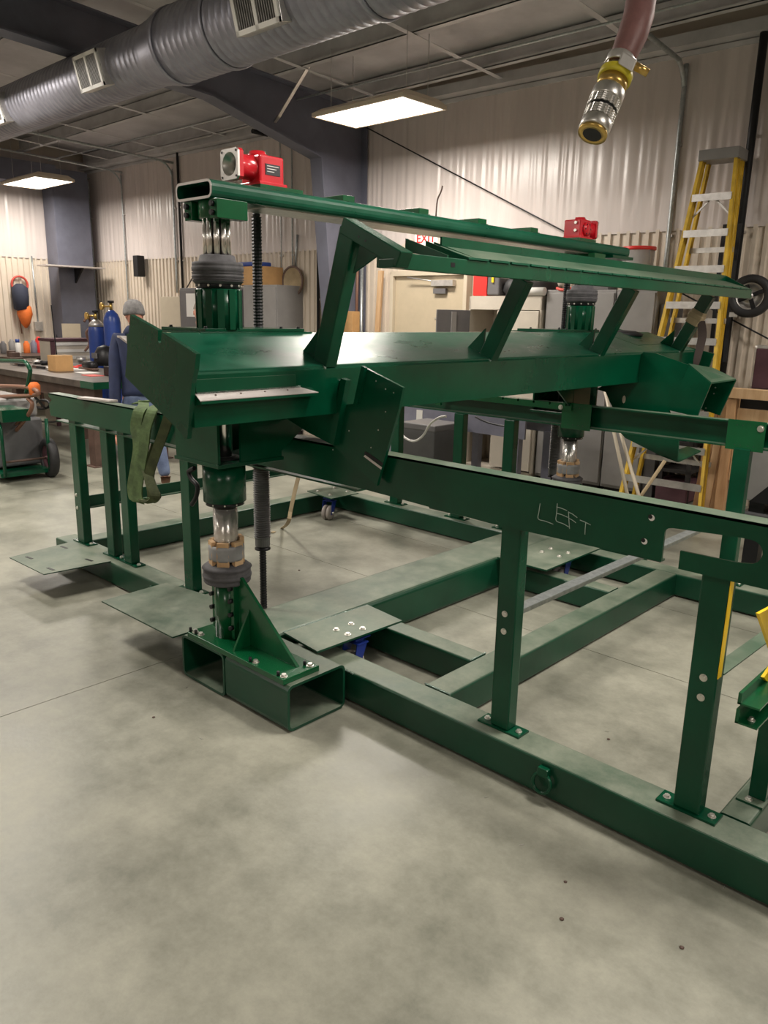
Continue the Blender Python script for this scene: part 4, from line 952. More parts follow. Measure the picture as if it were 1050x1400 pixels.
MB().prism([(xl+.03, 5.58, 0), (xr_-.03, 5.58, 0), (xr_-.03, 5.90, 0), (xl+.03, 5.90, 0)], (0, 0, .02)).box((xl, 5.55, .02), (xr_, 5.93, .70)).build('body', BOXGREY, t, bevel=.01)
MB().box((xl-.01, 5.54, .66), (xr_+.01, 5.94, .72)).build('rim', CABD, t, bevel=.01)
hs = [PY(a, b, 5.2) for a, b in ((545, 585), (553, 598), (566, 603), (578, 596), (588, 580), (600, 571), (610, 569))]
MB().tube(hs, .010, 8).build('cable', WHITE, None, label='pale looped cable hanging below the rear rail in front of the waste bin', category='cable')
MB().tube([PY(a, b, 5.3) for a, b in ((650, 570), (665, 577), (685, 582), (705, 583))], .008, 6).build('cable', BLACK, None, label='thin black cable sagging under the rear rail near the second rear post', category='cable')

# electrical cabinets on the left part of the back wall
t = cab('steel_cabinet', 'pale olive box on the back wall left of the grey panels', U(219, 420, .4), U(246, 420, .4), .02, .40, 1.93, CREAM, doors=0, toe=0, z0=1.0)
ue0, ue1 = U(247, 420, .5), U(333, 420, .5)
t = cab('electrical_cabinet', 'dark grey electrical cabinet with a posted sheet, behind the near column', ue0, ue1, .02, .50, 2.05, CABD, doors=1)
MB().obox(WP(U(262, 405, .52), .522, 1.80), WT*.14, WN*.002, (0, 0, .17)).build('paper_sheet', WHITE, None, label='white notice sheet taped to the dark electrical cabinet', category='notice')
t = cab('electrical_cabinet', 'wide light grey electrical cabinet right of the near column', ue1+.01, U(379, 420, .5), .02, .50, 2.08, CABG, doors=2)
uc = U(343, 380, .45)
t = thing('cardboard_box', 'brown cardboard box on top of the light grey electrical cabinet', 'box', WP(uc, .3, 2.08))
wbox(uc-.33, uc+.28, .1, .5, 2.08, 2.33).build('carton', CARD, t, bevel=.004); wbox(uc-.33, uc+.28, .28, .32, 2.33, 2.333).build('tape', TAN, t)
wbox(uc-.36, uc+.10, .15, .42, 2.335, 2.40).build('parts_bag', BLUE, None, bevel=.02, label='blue and white plastic bag lying on the cardboard box', category='bag')
a = WP(U(250, 375, .3), .25, 2.05)
MB().tube([a, a+WT*.22+Vector((0, 0, .20)), a+WT*.4+Vector((0, 0, .30))], .01, 6).build('antenna_rod', BLACK, None, label='slim dark rod sticking up from the dark electrical cabinet', category='rod')
# wall gauge pan, cords, sign, extinguisher
q = PW(404, 385, .05)
t = thing('round_pan', 'round tan pan with a dark rim hung on the corrugated wall', 'pan', q)
MB().lathe([(0, 0), (.165, 0), (.20, .03), (.205, .06), (.175, .06), (.16, .025), (0, .022)], q, -WN, n=28).build('dish', TAN, t)
MB().ring([(.19, .045), (.212, .05), (.212, .068), (.19, .07), (.18, .058)], q, -WN, n=28).build('rim', RUST, t)
MB().tube([q+WT*.05+Vector((0, 0, .62)), q+WT*.02+Vector((0, 0, .4)), q+Vector((0, 0, .18))]+[], .016, 6).build('hanging_tool', GALV, None, label='grey bar hanging above the round pan', category='bar')
MB().tube([q-WT*.04-Vector((0, 0, .2)), q-WT*.04-Vector((0, 0, .5)), q-WT*.02-Vector((0, 0, .6)), q+WT*.03-Vector((0, 0, .58)), q+WT*.03-Vector((0, 0, .25))], .012, 6).build('hook_rod', RUST, None, label='thin looped rusty rod hanging below the round pan', category='rod')
t = thing('extinguisher_sign', 'tall narrow red and white vertical lettered sign beside the first leaning post', 'sign', PW(455, 400, .35))
s0, s1, s2, s3 = PW(450.5, 347, .36), PW(459, 347, .36), PW(460, 403, .36), PW(454, 403, .36)
MB().obox((s0+s1)/2+WN*.17+Vector((0, 0, -.1)), WT*.008, WN*.17, (0, 0, .008)).build('bracket', BLACK, t)
MB().obox((s0+s1)/2+WN*.17+Vector((0, 0, -.4)), WT*.008, WN*.17, (0, 0, .008)).build('bracket', BLACK, t)
sb = MB().prism([s0, s1, s1+Vector((0, 0, -.50)), s0+Vector((0, 0, -.50))], -WN*.004).build('board', SIGNP, t)
for k, ch in enumerate('EXTINGUISHER'):
    text_mesh('letter', ch, .046, (s0+s1)/2-WN*.006+Vector((0, 0, -.07-k*.037)), SIGNW, t)
MB().tube([PW(447, 350, .25), PW(445, 365, .2), PW(446, 390, .2), PW(446, 430, .2), PW(443, 440, .2)], .02, 8).build('black_hose', BLACK, None, label='black hose hanging down left of the tall red sign', category='hose')
q = PW(396, 446, .2)
t = thing('fire_extinguisher', 'small dark red extinguisher with brass valve peeking over the carriage top', 'extinguisher', q-Vector((0, 0, .35)))
MB().lathe([(.0, 0), (.075, .01), (.075, .34), (.05, .40), (.02, .42), (0, .42)], q-Vector((0, 0, .42)), n=20).build('tank', MAROON, t)
MB().cyl(q, q+Vector((0, 0, .06)), .022, n=10).build('valve', BRASS, t)
MB().obox(q+Vector((0, 0, .08)), WT*.06, WN*.012, (0, 0, .01)).build('lever', BRASS, t)
q = PW(476, 440, .4)
wbox(wu(q)-.10, wu(q)+.09, .28, .42, 1.35, 1.75).build('carton', CARD, None, bevel=.004, label='open cardboard carton with orange mark behind the first leaning post', category='carton')
q = PW(516, 420, .12)
MB().obox(WP(wu(q), .13, 1.15), WT*.035, WN*.02, Vector((0, 0, 1.1))+WT*.06).build('timber_board', WOODL, None, bevel=.003, label='pale board leaning on the wall just left of the exit door', category='board')
MB().tube([WP(wu(q)-.35, .12, 2.5), WP(wu(q)-.34, .14, 1.9), WP(wu(q)-.36, .12, 1.0)], .02, 8).build('brown_hose', COPPER, None, label='thin brown hose hanging between the column and the leaning board', category='hose')
for k in range(3):
    uu = wu(PW(472+k*10, 420, .15)); MB().cyl(WP(uu, .12, .2), WP(uu, .12, 2.5-.1*k), .022 if k else .03, n=10).build('wall_pipe', [GALV, CABD, GALV][k], None, label=['wide galvanized', 'dark grey', 'thin galvanized'][k]+' vertical pipe beside the steel column behind the first post', category='pipe')
# EXIT sign
q0, q1 = PW(567, 330, .12), PW(598, 330, .12); uA, uB = wu(q0), wu(q1)
t = thing('exit_sign', 'white exit sign with red letters above the beige door', 'sign', WP((uA+uB)/2, .1, 2.51))
wbox(uA, uB, .05, .12, 2.51, 2.71).build('sign_box', SIGNW, t, bevel=.004)
text_mesh('lettering', 'EXIT', .140, WP((uA+uB)/2, .124, 2.555), SIGNR, t)
MB().lathe([(0, 0), (.05, .0), (.06, .04), (.05, .08), (0, .085)], WP(uA-.07, .08, 2.55), -WN, n=16).build('emergency_lamp', HOUSING, None, label='small round lamp head left of the exit sign', category='lamp')
# speaker and shelf near the corner
q = PW(190, 364, .15); MB().obox(q, WT*.07+Vector((0, 0, 0)), WN*.07, Vector((0, 0, .17))).build('wall_speaker', BLACK, None, bevel=.01, label='small black wall speaker above the worker in the beanie', category='speaker')
t = thing('wall_shelf', 'small bare steel shelf bracket on the grey corner post', 'shelf', (-13.6, 6.6, 2.3))
MB().box((-13.72, 5.95, 2.40), (-13.35, 7.0, 2.425)).build('board', LEDGE, t); MB().prism([(-13.715, 6.6, 2.40), (-13.40, 6.6, 2.40), (-13.715, 6.6, 2.15)], (0, .03, 0)).build('bracket', BLACK, t)
# LEFT WALL things
t = thing('hose_ring', 'orange looped air hose hung on the left wall above a dark bag', 'hose', (-14.1, 5.72, 2.0))
c = PX(27, 389, -14.08); MB().tube([c+Vector((0, .135*math.cos(a), .135*math.sin(a))) for a in [k*math.pi/10 for k in range(21)]], .018, 8, caps=False).build('loop', PINK, t)
c = PX(28, 406, -14.0); MB().lathe([(.05, .22), (.13, .15), (.135, 0), (.12, -.2), (.05, -.24)], c, n=14).build('tool_bag', DENIMD, None, label='dark blue tool bag hanging on the left wall', category='bag')
c = PX(34, 428, -14.0); MB().lathe([(.03, .18), (.11, .10), (.125, -.02), (.07, -.18), (.02, -.25)], c, n=14).build('safety_harness', ORANGE, None, label='bright orange pouch hanging below the dark blue bag', category='pouch')
MB().tube([PX(25, 425, -14.05), PX(28, 445, -14.05), PX(30, 456, -14.05)], .012, 6).build('rope_tail', COPPER, None, label='brown cord hanging under the orange pouch', category='cord')
c = PX(52, 446, -14.12); MB().box((c.x-.03, c.y-.07, c.z-.08), (c.x+.05, c.y+.07, c.z+.08)).build('outlet_box', ALU, None, bevel=.005, label='square steel outlet box on the left wall', category='outlet')
MB().tube([PX(43, 350, -14.12), PX(52, 440, -14.12)], .015, 8).build('conduit', GALV, None, label='thin conduit running down the left wall to the outlet box', category='conduit')
t = thing('spirit_level', 'upright yellow and black spirit level leaning on the left wall by the corner post', 'level', PX(80, 470, -14.0))
p_, q_ = PX(79, 433, -14.08), PX(81, 480, -13.95); MB().obox((p_+q_)/2, (p_-q_)/2, (0, .035, 0), (.015, 0, 0)).build('bar', BLACK, t)
MB().obox((p_+q_)/2+Vector((.017, 0, 0)), (p_-q_)*.3, (0, .012, 0), (.003, 0, 0)).build('yellow_marking', YELB, t)

# ================================================================ WELDING BENCH
BZ = .96
c0, cL = PZ(120, 523, BZ), PZ(-10, 499, BZ); bx1, by0, by1 = -7.86, 3.90, 5.0
t = thing('welding_bench', 'heavy dark steel workbench with clutter, left of the worker', 'workbench', (-9.8, 4.6, 0))
MB().box((-12.2, by0, BZ-.075), (bx1, by1, BZ)).build('bench_top', BENCH, t, bevel=.004)
MB().box((-12.2, by0+.06, BZ-.22), (bx1-.12, by0+.08, BZ-.075)).box((-12.2, by1-.08, BZ-.22), (bx1-.12, by1-.06, BZ-.075)).build('apron', RUST, t)
for xx in (-8.2, -10.2, -12.0):
    for y_ in (by0+.1, by1-.22):
        lg_ = MB().box((xx-.07, y_, .01), (xx+.07, y_+.13, BZ-.075)).build('leg', RUST, t)
        MB().box((xx-.11, y_-.04, 0), (xx+.11, y_+.17, .012)).build('foot', RUST, lg_)
MB().box((bx1-.3, by0-.002, BZ-.075), (bx1+.002, by0, BZ)).box((bx1, by0, BZ-.075), (bx1+.002, by0+.5, BZ)).build('green_painted_edge', GREEN, t)
t = thing('back_shelf_table', 'lower pale work table standing beyond the welding bench along the left wall', 'table', (-13.2, 5.2, 0))
MB().box((-13.95, 2.2, .93), (-12.7, 6.2, .97)).build('table_top', BENCH, t)
for y_ in (2.4, 5.9):
    for xx in (-13.8, -12.85): MB().box((xx-.04, y_-.04, 0), (xx+.04, y_+.04, .93)).build('leg', RUST, t)
def onb(px, py, z=BZ): return PZ(px, py, z)
q = onb(76, 508)
t = thing('cardboard_carton', 'small brown cardboard carton on the front of the welding bench', 'carton', q)
bq = MB(); bq.box((q.x-.20, q.y, BZ), (q.x+.02, q.y+.22, BZ+.19)); bq.build('carton', CARD, t, bevel=.003)
MB().box((q.x-.20, q.y+.10, BZ+.19), (q.x+.02, q.y+.13, BZ+.192)).build('tape', TAN, t)
rnd = random.Random(11)
items = [(118, 500, 'grinder', BLACK, 'black angle grinder lying beside the clamps on the bench', 'grinder'), (100, 497, 'welding_clamp', RUST, 'rusty clamp behind the small carton on the bench', 'clamp'),
         (22, 488, 'scrap_casting', RUST, 'brown metal casting at the left end of the bench', 'casting'), (135, 486, 'welding_mask', BLACK, 'black welding mask on the bench in front of the blue cylinders', 'mask')]
q = onb(118, 506)
t = thing('hand_brush', 'black bristle brush lying on the bench between carton and worker', 'brush', q)
MB().box((q.x-.22, q.y, BZ), (q.x+.16, q.y+.09, BZ+.03)).build('handle', RUST, t, bevel=.01); MB().lathe([(.02, 0), (.05, .02), (.055, .26), (.02, .28)], (q.x-.14, q.y+.05, BZ+.06), (1, 0, 0), n=12).build('bristles', BLACK, t)
q = onb(133, 500)
t = thing('welding_mask', 'dark welding helmet and leads heaped on the bench before the blue cylinders', 'helmet', q)
MB().lathe([(.13, 0), (.15, .06), (.14, .16), (.09, .25), (.0, .28)], (q.x, q.y+.12, BZ), n=16).build('shell', BLACK, t)
MB().box((q.x-.06, q.y-.045, BZ+.10), (q.x+.06, q.y-.02, BZ+.17)).build('visor', CABD, t)
q = onb(118, 500)
pts = []
for k in range(40): a = k*.75; pts.append(Vector((q.x+.02+.15*math.cos(a)+.03*math.sin(2.3*a), q.y+.35+.11*math.sin(a), BZ+.03+.2*abs(math.sin(k*.16)))))
MB().tube(pts, .011, 6).build('cable_heap', ALU, None, label='tangle of grey and pale welding leads on the bench', category='cable')
pts = [p+Vector((.06, .03, .02+.02*math.sin(i))) for i, p in enumerate(pts[4:26])]
MB().tube(pts, .012, 6).build('cable_heap', BLACK, None, label='black lead twisted through the heap on the bench', category='cable')
q = onb(145, 514); MB().box((q.x-.05, q.y, BZ), (q.x+.07, q.y+.09, BZ+.11)).build('drink_can_box', BLACK, None, bevel=.004, label='small black box at the front corner of the bench by the worker', category='box')
q = onb(118, 514); MB().box((q.x-.12, q.y, BZ), (q.x+.12, q.y+.16, BZ+.006)).build('red_rag', PINK, None, label='flat red rag lying on the bench front', category='rag')
q = onb(105, 510); MB().box((q.x-.12, q.y+.02, BZ), (q.x+.14, q.y+.22, BZ+.003)).build('paper_sheet', WHITE, None, label='white paper lying on the bench front', category='paper')
q = onb(30, 503)
for k in range(7):
    xx = q.x-.55+k*.17; a = rnd.uniform(-.5, .5)
    MB().obox((xx, q.y+.12, BZ+.02), Vector((math.cos(a), math.sin(a), 0))*.10, Vector((-math.sin(a), math.cos(a), 0))*.014, (0, 0, .014)).build('clamp_bar', [ALU, RUST, BLACK][k % 3], None, label='short metal bar in the row of loose tools at the bench left', category='tool', group='loose tools on the bench')
MB().box((q.x+.1, q.y+.3, BZ), (q.x+.75, q.y+.6, BZ+.004)).build('drawing_sheet', WHITE, None, label='large white drawing sheet on the bench behind the tools', category='paper')
# more small bench clutter
q = onb(10, 491)
b_ = MB(); b_.box((q.x-.2, q.y, BZ), (q.x+.1, q.y+.2, BZ+.03)); b_.box((q.x-.14, q.y+.05, BZ+.03), (q.x-.04, q.y+.15, BZ+.12)); b_.box((q.x-.02, q.y+.03, BZ+.03), (q.x+.06, q.y+.17, BZ+.10))
b_.build('bench_vise', RUST, None, bevel=.008, label='brown steel vise block at the left end of the bench', category='vise')
q = onb(100, 503); MB().tube([(q.x-.12, q.y+.1, BZ+.012), (q.x, q.y+.14, BZ+.03), (q.x+.1, q.y+.06, BZ+.012), (q.x+.05, q.y-.02, BZ+.02)], .012, 8).build('pliers', REDP, None, label='red-handled pliers lying right of the small carton', category='tool')
q = onb(112, 493); MB().ring([(.03, 0), (.075, 0), (.08, .01), (.075, .055), (.03, .055)], (q.x, q.y, BZ), (0, 0, 1), 22).build('wire_spool', ALU, None, label='silver wire spool lying flat behind the brush on the bench', category='spool')
q = onb(106, 487); MB().lathe([(.04, 0), (.042, .1), (.038, .1), (.036, .012), (0, .01)], (q.x, q.y, BZ), (0, 0, 1), 20).build('paper_cup', WHITE, None, label='small white cup on the bench behind the wire spool', category='cup')
q = onb(95, 492); MB().box((q.x-.10, q.y, BZ), (q.x+.08, q.y+.12, BZ+.07)).build('battery_charger', CABD, None, bevel=.01, label='small dark charger behind the carton on the bench', category='charger')
q = onb(50, 499)
for k, (dx, m_, nm, lab) in enumerate(((-.30, ALU, 'socket_wrench', 'silver wrench lying in front of the drawing sheet, left one'), (-.05, BLACK, 'rubber_mallet', 'black mallet lying beside the silver wrench on the bench'))):
    g_ = MB(); g_.cyl((q.x+dx-.10, q.y+.05, BZ+.02), (q.x+dx+.12, q.y+.09, BZ+.02), .012, n=8); g_.cyl((q.x+dx+.12, q.y+.03, BZ+.03), (q.x+dx+.13, q.y+.15, BZ+.03), .028, n=12); g_.build(nm, m_, None, label=lab, category='tool')
# row of cans along the far table
for k, (px, m_, nm, lab, h) in enumerate(((4, CABD, 'spray_can', 'dark spray can, leftmost on the far table by the left wall', .2), (16, CABG, 'spray_can', 'grey spray can, second on the far table', .23), (24, WHITE, 'spray_can', 'white spray can with a blue cap on the far table', .20), (36, ORANGE, 'spray_can', 'orange and white can on the far table', .20),
                                   (46, WBENCH, 'spray_can', 'teal can beside the red bottle on the far table', .21), (53, REDP, 'spray_can', 'tall red bottle on the far table', .27))):
    c = PX(px, 470, -13.6); c.z = .97
    o = MB().lathe([(.05, 0), (.052, .01), (.052, h-.05), (.03, h-.02), (.025, h), (0, h)], c, n=14).build(nm, m_, None, label=lab, category='can')
    if px == 24: MB().cyl(c+Vector((0, 0, h-.03)), c+Vector((0, 0, h+.03)), .035, n=12).build('cap', BLUE, o)
q = PX(72, 470, -11.4)
t = thing('parts_cabinet', 'low red-framed parts cabinet with small drawers in front of the blue cylinders', 'cabinet', (-11.5, 5.6, 0))
ya, yb_ = PX(70, 470, -11.5).y, PX(126, 470, -11.5).y
ya = max(ya, 5.03)
MB().box((-11.9, ya, 0), (-11.52, yb_, 1.25)).build('body', CABW, t)
MB().box((-11.92, ya-.01, 1.24), (-11.49, yb_+.01, 1.28)).box((-11.52, ya-.01, 0), (-11.49, ya+.05, 1.25)).build('red_frame', MAROON, t)
for k in range(5): 
    d_ = MB().box((-11.52, ya+.07, 1.18-k*.1), (-11.505, yb_-.02, 1.225-k*.1)).build('drawer', WHITE, t)
q = PY(78, 484, 4.9); MB().tube([Vector((q.x, 4.9, BZ)), PY(74, 455, 4.9), PY(70, 417, 4.9)], .008, 6).build('whip_rod', BLACK, None, label='thin black rod standing up from the clutter on the bench', category='rod')
# gas cylinders
def gascyl(px, py_top, x, r, label, h):
    q = PX(px, py_top, x); c = Vector((q.x, q.y, 0)); zt = q.z
    t = thing('gas_cylinder', label, 'gas cylinder', c, 'blue gas cylinders')
    MB().lathe([(0, 0), (r*.9, 0), (r, .03), (r, zt-.17), (r*.93, zt-.11), (r*.72, zt-.05), (r*.4, zt-.012), (r*.3, zt), (0, zt)], c, n=28).build('tank', BLUE, t)
    MB().lathe([(r*.96, 0), (r*.76, .055), (r*.45, .09), (r*.33, .10)], c+Vector((0, 0, zt-.10)), n=28).build('shoulder', ALU, t) if h else None
    v = c+Vector((0, 0, zt)); MB().cyl(v, v+Vector((0, 0, .10)), .022, n=10).build('valve', BRASS, t); MB().cyl(v+Vector((0, 0, .10)), v+Vector((0, 0, .13)), .045, n=12).build('handwheel', BLACK, t)
    rg = MB().cyl(v+Vector((-.16, -.04, .05)), v+Vector((-.16, -.07, .05)), .05, n=16); rg.cyl(v+Vector((0, 0, .05)), v+Vector((-.2, -.02, .05)), .014, n=8); rg.build('regulator', BRASS, t)
    return t
gascyl(131, 437, -11.0, .118, 'shorter blue gas cylinder with a silver shoulder, left of the pair', 1)
gascyl(152, 424, -10.6, .118, 'taller all-blue gas cylinder, right of the pair by the worker', 0)
MB().tube([PX(115, 440, -11.2), PX(120, 432, -11.2), PX(124, 445, -11.2), PX(118, 455, -11.2), PX(122, 470, -11.2), PX(116, 480, -11.2)], .018, 6).build('regulator_hose', COPPER, None, label='brown gas hose looping left of the shorter cylinder', category='hose')
MB().obox(PX(98, 456, -13.69), (.004, 0, 0), (0, .17, 0), (0, 0, .17)).build('notice_board', CREAM, None, label='pale square notice on the dark corner post', category='notice')

# ================================================================ WELDER CART
t = thing('welder_cart', 'green-framed cart with a grey welding machine and red-hubbed wheel', 'cart', (-8.2, 3.15, 0))
yc_ = 3.18
def C_(px, py, y=yc_): return PY(px, py, y)
MB().box((C_(-45, 600).x, 2.95, .12), (C_(24, 600).x, 3.45, .60)).build('welder_body', BOXGREY, t, bevel=.02)
MB().box((C_(-45, 600).x, 2.93, .60), (C_(17, 600).x, 3.47, .80)).build('welder_hood', CABG, t, bevel=.03)
MB().box((C_(-45, 655).x, 2.90, .06), (C_(41, 655).x, 3.40, .10)).build('cart_deck', GREEN, t)
xr2 = C_(38, 600).x
MB().tube([(xr2, 2.93, .08), (xr2, 2.93, .55), (xr2-.05, 2.93, .62)], .018, 8).tube([(xr2, 3.38, .08), (xr2, 3.38, .62)], .018, 8).build('upright', GREEN, t)
MB().box((C_(14, 560).x, 2.93, .62), (C_(38, 560).x, 3.2, .74)).build('side_box', GREEN, t, bevel=.004)
MB().tube([C_(-20, 493), C_(28, 494), C_(36, 497), C_(40, 503), C_(41, 510), C_(36, 537)], .020, 10).build('handle', GREEN, t)
wc = C_(50, 624, 3.32); wc = Vector((wc.x, 3.42, .205))
wc.x = PY(49, 625, 3.30).x
def wheel(par, c, ax, r, w_, hub, nm='wheel'):
    o = MB().ring([(r*.62, -w_*.45), (r*.9, -w_*.5), (r, -w_*.25), (r, w_*.25), (r*.9, w_*.5), (r*.62, w_*.45)], c, ax, n=32).build(nm, RUBBER, par)
    MB().lathe([(.0, -w_*.12), (r*.5, -w_*.12), (r*.64, -w_*.4), (r*.64, w_*.4), (r*.5, w_*.15), (.02, w_*.15), (.02, w_*.4), (0, w_*.4)], c, ax, n=28).build('hub', hub, o)
wheel(t, (wc.x+.05, 3.42, .205), (-.12, -1, 0), .205, .09, MAROON)
MB().cyl((wc.x+.05, 2.95, .205), (wc.x+.05, 3.45, .205), .012, n=8).build('axle', RUST, t)
MB().tube([C_(-10, 622), C_(8, 605), C_(25, 585), C_(40, 565), C_(44, 552), C_(38, 545)], .020, 8).build('welding_cable', COPPER, None, label='thick brown welding cable drooping across the cart front', category='cable')
MB().tube([C_(-10, 588), C_(12, 586), C_(27, 575), C_(32, 560)], .014, 8).build('welding_cable', COPPER, None, label='thinner pinkish cable drooping above the thick brown one on the cart', category='cable')
MB().tube([C_(-10, 543), C_(20, 542), C_(40, 541), C_(52, 538), C_(46, 532), C_(30, 529), C_(0, 528)], .022, 8).build('welding_cable', COPPER, None, label='coil of brown cable lying along the top of the welder cart', category='cable')
MB().lathe([(0, 0), (.05, .01), (.055, .1), (.03, .13), (0, .135)], C_(48, 541, 3.2), n=14).build('orange_torch_body', ORANGE, None, label='small orange torch handle at the end of the cable coil', category='torch')
MB().tube([PY(42, 574, 3.9), PY(55, 576, 3.9), PY(70, 577, 3.9), PY(90, 574, 3.9)], .012, 6).build('floor_cable', BLACK, None, label='black cable stretching from the cart behind the rail end', category='cable')
pts = [PY(58+10*math.cos(a), 553+6*math.sin(a), 3.7) for a in [k*math.pi/8 for k in range(20)]]+[PY(50, 545, 3.5), PY(45, 540, 3.3)]
MB().tube(pts, .014, 6).build('cable_coil', BLACK, None, label='small black cable coil hanging between cart and green rail end', category='cable')

# ================================================================ RIGHT SIDE: ladder, wheel, lumber
t = thing('step_ladder', 'tall yellow fibreglass stepladder leaning closed against the back wall', 'ladder', (-3.0, 7.0, 0))
TL, TR = PW(962, 219, .34), PW(1008, 217, .34); TL.z = TR.z = 3.10
BL, BR = PW(846, 688, 1.1), PW(958, 700, 1.1); BL.z = BR.z = .02
TL = TL+Vector((.0, 0, 0))
def rail_(a, b, w_=.036, dpt=.014, nm='side_rail', m=YEL, off=Vector((0, 0, 0))):
    a, b = a+off, b+off; d = (b-a)/2; s = d.cross(Vector((1, 0, 0))).normalized()
    f = MB(); f.obox((a+b)/2, d, Vector((dpt*.35, 0, 0)), s*w_); f.obox((a+b)/2+s*w_+Vector((0, 0, 0)), d, Vector((dpt, 0, 0)), s*.004); f.obox((a+b)/2-s*w_, d, Vector((dpt, 0, 0)), s*.004)
    return f.build(nm, m, t)
rail_(TL, BL); rail_(TR, BR)
bo = WN*.14+Vector((0, 0, -.02)); rail_(TL, BL+WT*.06, .022, .012, 'rear_rail', YEL, bo); rail_(TR, BR-WT*.05, .022, .012, 'rear_rail', YEL, bo)
cc = (TL+TR)/2+WN*.06; MB().obox(cc+Vector((0, 0, .02)), (TR-TL)/2+WT*.03, WN*.12, (0, 0, .045)).build('top_cap', CABG, t, bevel=.006)
for k in range(9):
    z = 3.10-.34-k*.305; f = (TL.z-z)/(TL.z-BL.z); a, b = TL.lerp(BL, f), TR.lerp(BR, f)
    if z < .15: break
    stp = MB().obox((a+b)/2-WN*.01, (b-a)/2, WN*.04, (0, 0, .014 if k < 7 else .018)).build('step', ALU, t, bevel=.002)
    MB().obox((a+b)/2-WN*.05, (b-a)/2, WN*.003, (0, 0, .030)).build('step_lip', ALU, stp)
    if k in (0, 7, 8) or True:
        for q_, s_ in ((a, 1), (b, -1)):
            if k in (0, 7): MB().obox(q_+WT*s_*.07+Vector((0, 0, -.09)), WT*s_*.07+Vector((0, 0, .07)), WN*.006, Vector((0, 0, .010))).build('knee_brace', ALU, t)
for k in range(1, 8, 2):
    z = 3.10-.45-k*.305; f = (TL.z-z)/(TL.z-BL.z); a, b = TL.lerp(BL, f)+bo, TR.lerp(BR, f)+bo
    MB().obox((a+b)/2, (b-a)/2, WN*.010, (0, 0, .022)).build('rear_brace', ALU, t)
# black wheel hung on the wall
q = PW(1026, 405, .26)
t = thing('hand_truck_wheel', 'black rubber wheel with steel hub hung by the ladder, right edge', 'wheel', q)
axv = (-WN*.9+WT*.12).normalized()
MB().ring([(.115, -.05), (.165, -.055), (.185, -.03), (.185, .03), (.165, .055), (.115, .05)], q, axv, n=32).build('tyre', RUBBER, t)
MB().lathe([(0, -.02), (.118, -.02), (.118, .045), (.105, .035), (.09, .0), (.03, -.005), (.03, .05), (0, .05)], q, axv, n=28).build('hub', ALU, t)
for k in range(4):
    a = k*math.pi/2+.4; r1 = WT*math.cos(a)+Vector((0, 0, math.sin(a))); MB().obox(q+r1*.07+axv*.03, r1*.045, r1.cross(axv)*.018, axv*.008).build('spoke', BLACK, t)
MB().cyl(q, q+axv*.09, .02, n=10).build('axle', BLACK, t)
MB().obox(q-WT*.12-Vector((0, 0, .16))+axv*.03, WT*.035, axv*.004, Vector((0, 0, .02))).build('white_tag', WHITE, t)
# maroon seat back
q = PW(1046, 503, .35); t = thing('maroon_panel', 'dark maroon padded panel with a light rounded frame at the right edge', 'panel', q-Vector((0, 0, .2)))
uu = wu(PW(1030, 500, .35)); wbox(uu-.02, uu+.5, .28, .33, 1.13, 1.52).build('frame', ALU, t, bevel=.03); wbox(uu+.005, uu+.48, .33, .35, 1.14, 1.49).build('pad', MAROON, t, bevel=.02)
# lumber
def board(px0, px1, off, ztop, lean, m, lab, th=.02, w_=None):
    u0 = wu(PW(px0, 620, off)); u1 = wu(PW(px1, 620, off))
    b = MB().obox(WP((u0+u1)/2+lean*0, off, ztop/2+.01), WT*((u1-u0)/2), WN*th, Vector((0, 0, ztop/2))+WT*lean)
    return b.build('timber_board', m, None, bevel=.003, label=lab, category='board')
board(962, 974, .60, 1.17, .03, WOOD, 'narrow pine board standing beside the yellow ladder rail', .045)
board(975, 985, .66, 1.16, .025, WOODL, 'light pine board in the middle of the upright stack at right', .045)
board(986, 1002, .72, 1.15, .03, WOOD, 'stained wide pine board, right of the upright stack', .045)
t = thing('wooden_crate', 'open pine crate frame with a pale plywood face at the right edge', 'crate', WP(.62, 1.15, 0))
ua_ = wu(PW(1003, 545, 1.2))
wbox(ua_-.04, ua_+.9, 1.18, 1.24, 1.12, 1.20).build('top_rail', WOODL, t, bevel=.003)
wbox(ua_-.04, ua_+.03, 1.14, 1.22, 0, 1.12).build('corner_post', WOOD, t, bevel=.003)
wbox(ua_+.035, ua_+.9, 1.16, 1.18, .45, 1.04).build('plywood_face', WOODL, t)
wbox(ua_+.04, ua_+.9, .95, 1.15, 1.02, 1.11).build('dark_contents', DARKIN, t)
# grey machine with black pedestal beyond the right rear post
t = thing('grey_machine', 'grey sheet-metal machine with a black pedestal at the right edge', 'machine', (-1.3, 5.7, 0))
xa_ = PY(1018, 620, 5.6).x
MB().box((xa_, 5.60, .50), (xa_+.6, 6.1, .95)).build('housing', CABG, t, bevel=.01)
MB().box((xa_+.03, 5.60, .32), (xa_+.6, 6.0, .42)).build('bed', BOXGREY, t, bevel=.01)
MB().prism([(xa_+.08, 5.59, .50), (xa_+.3, 5.59, .50), (xa_+.3, 5.59, .75)], (0, -.02, 0)).build('black_cover', BLACK, t)
MB().box((xa_+.07, 5.62, 0), (xa_+.17, 5.72, .5)).box((xa_+.4, 5.62, 0), (xa_+.5, 5.72, .5)).build('pedestal', BLACK, t)
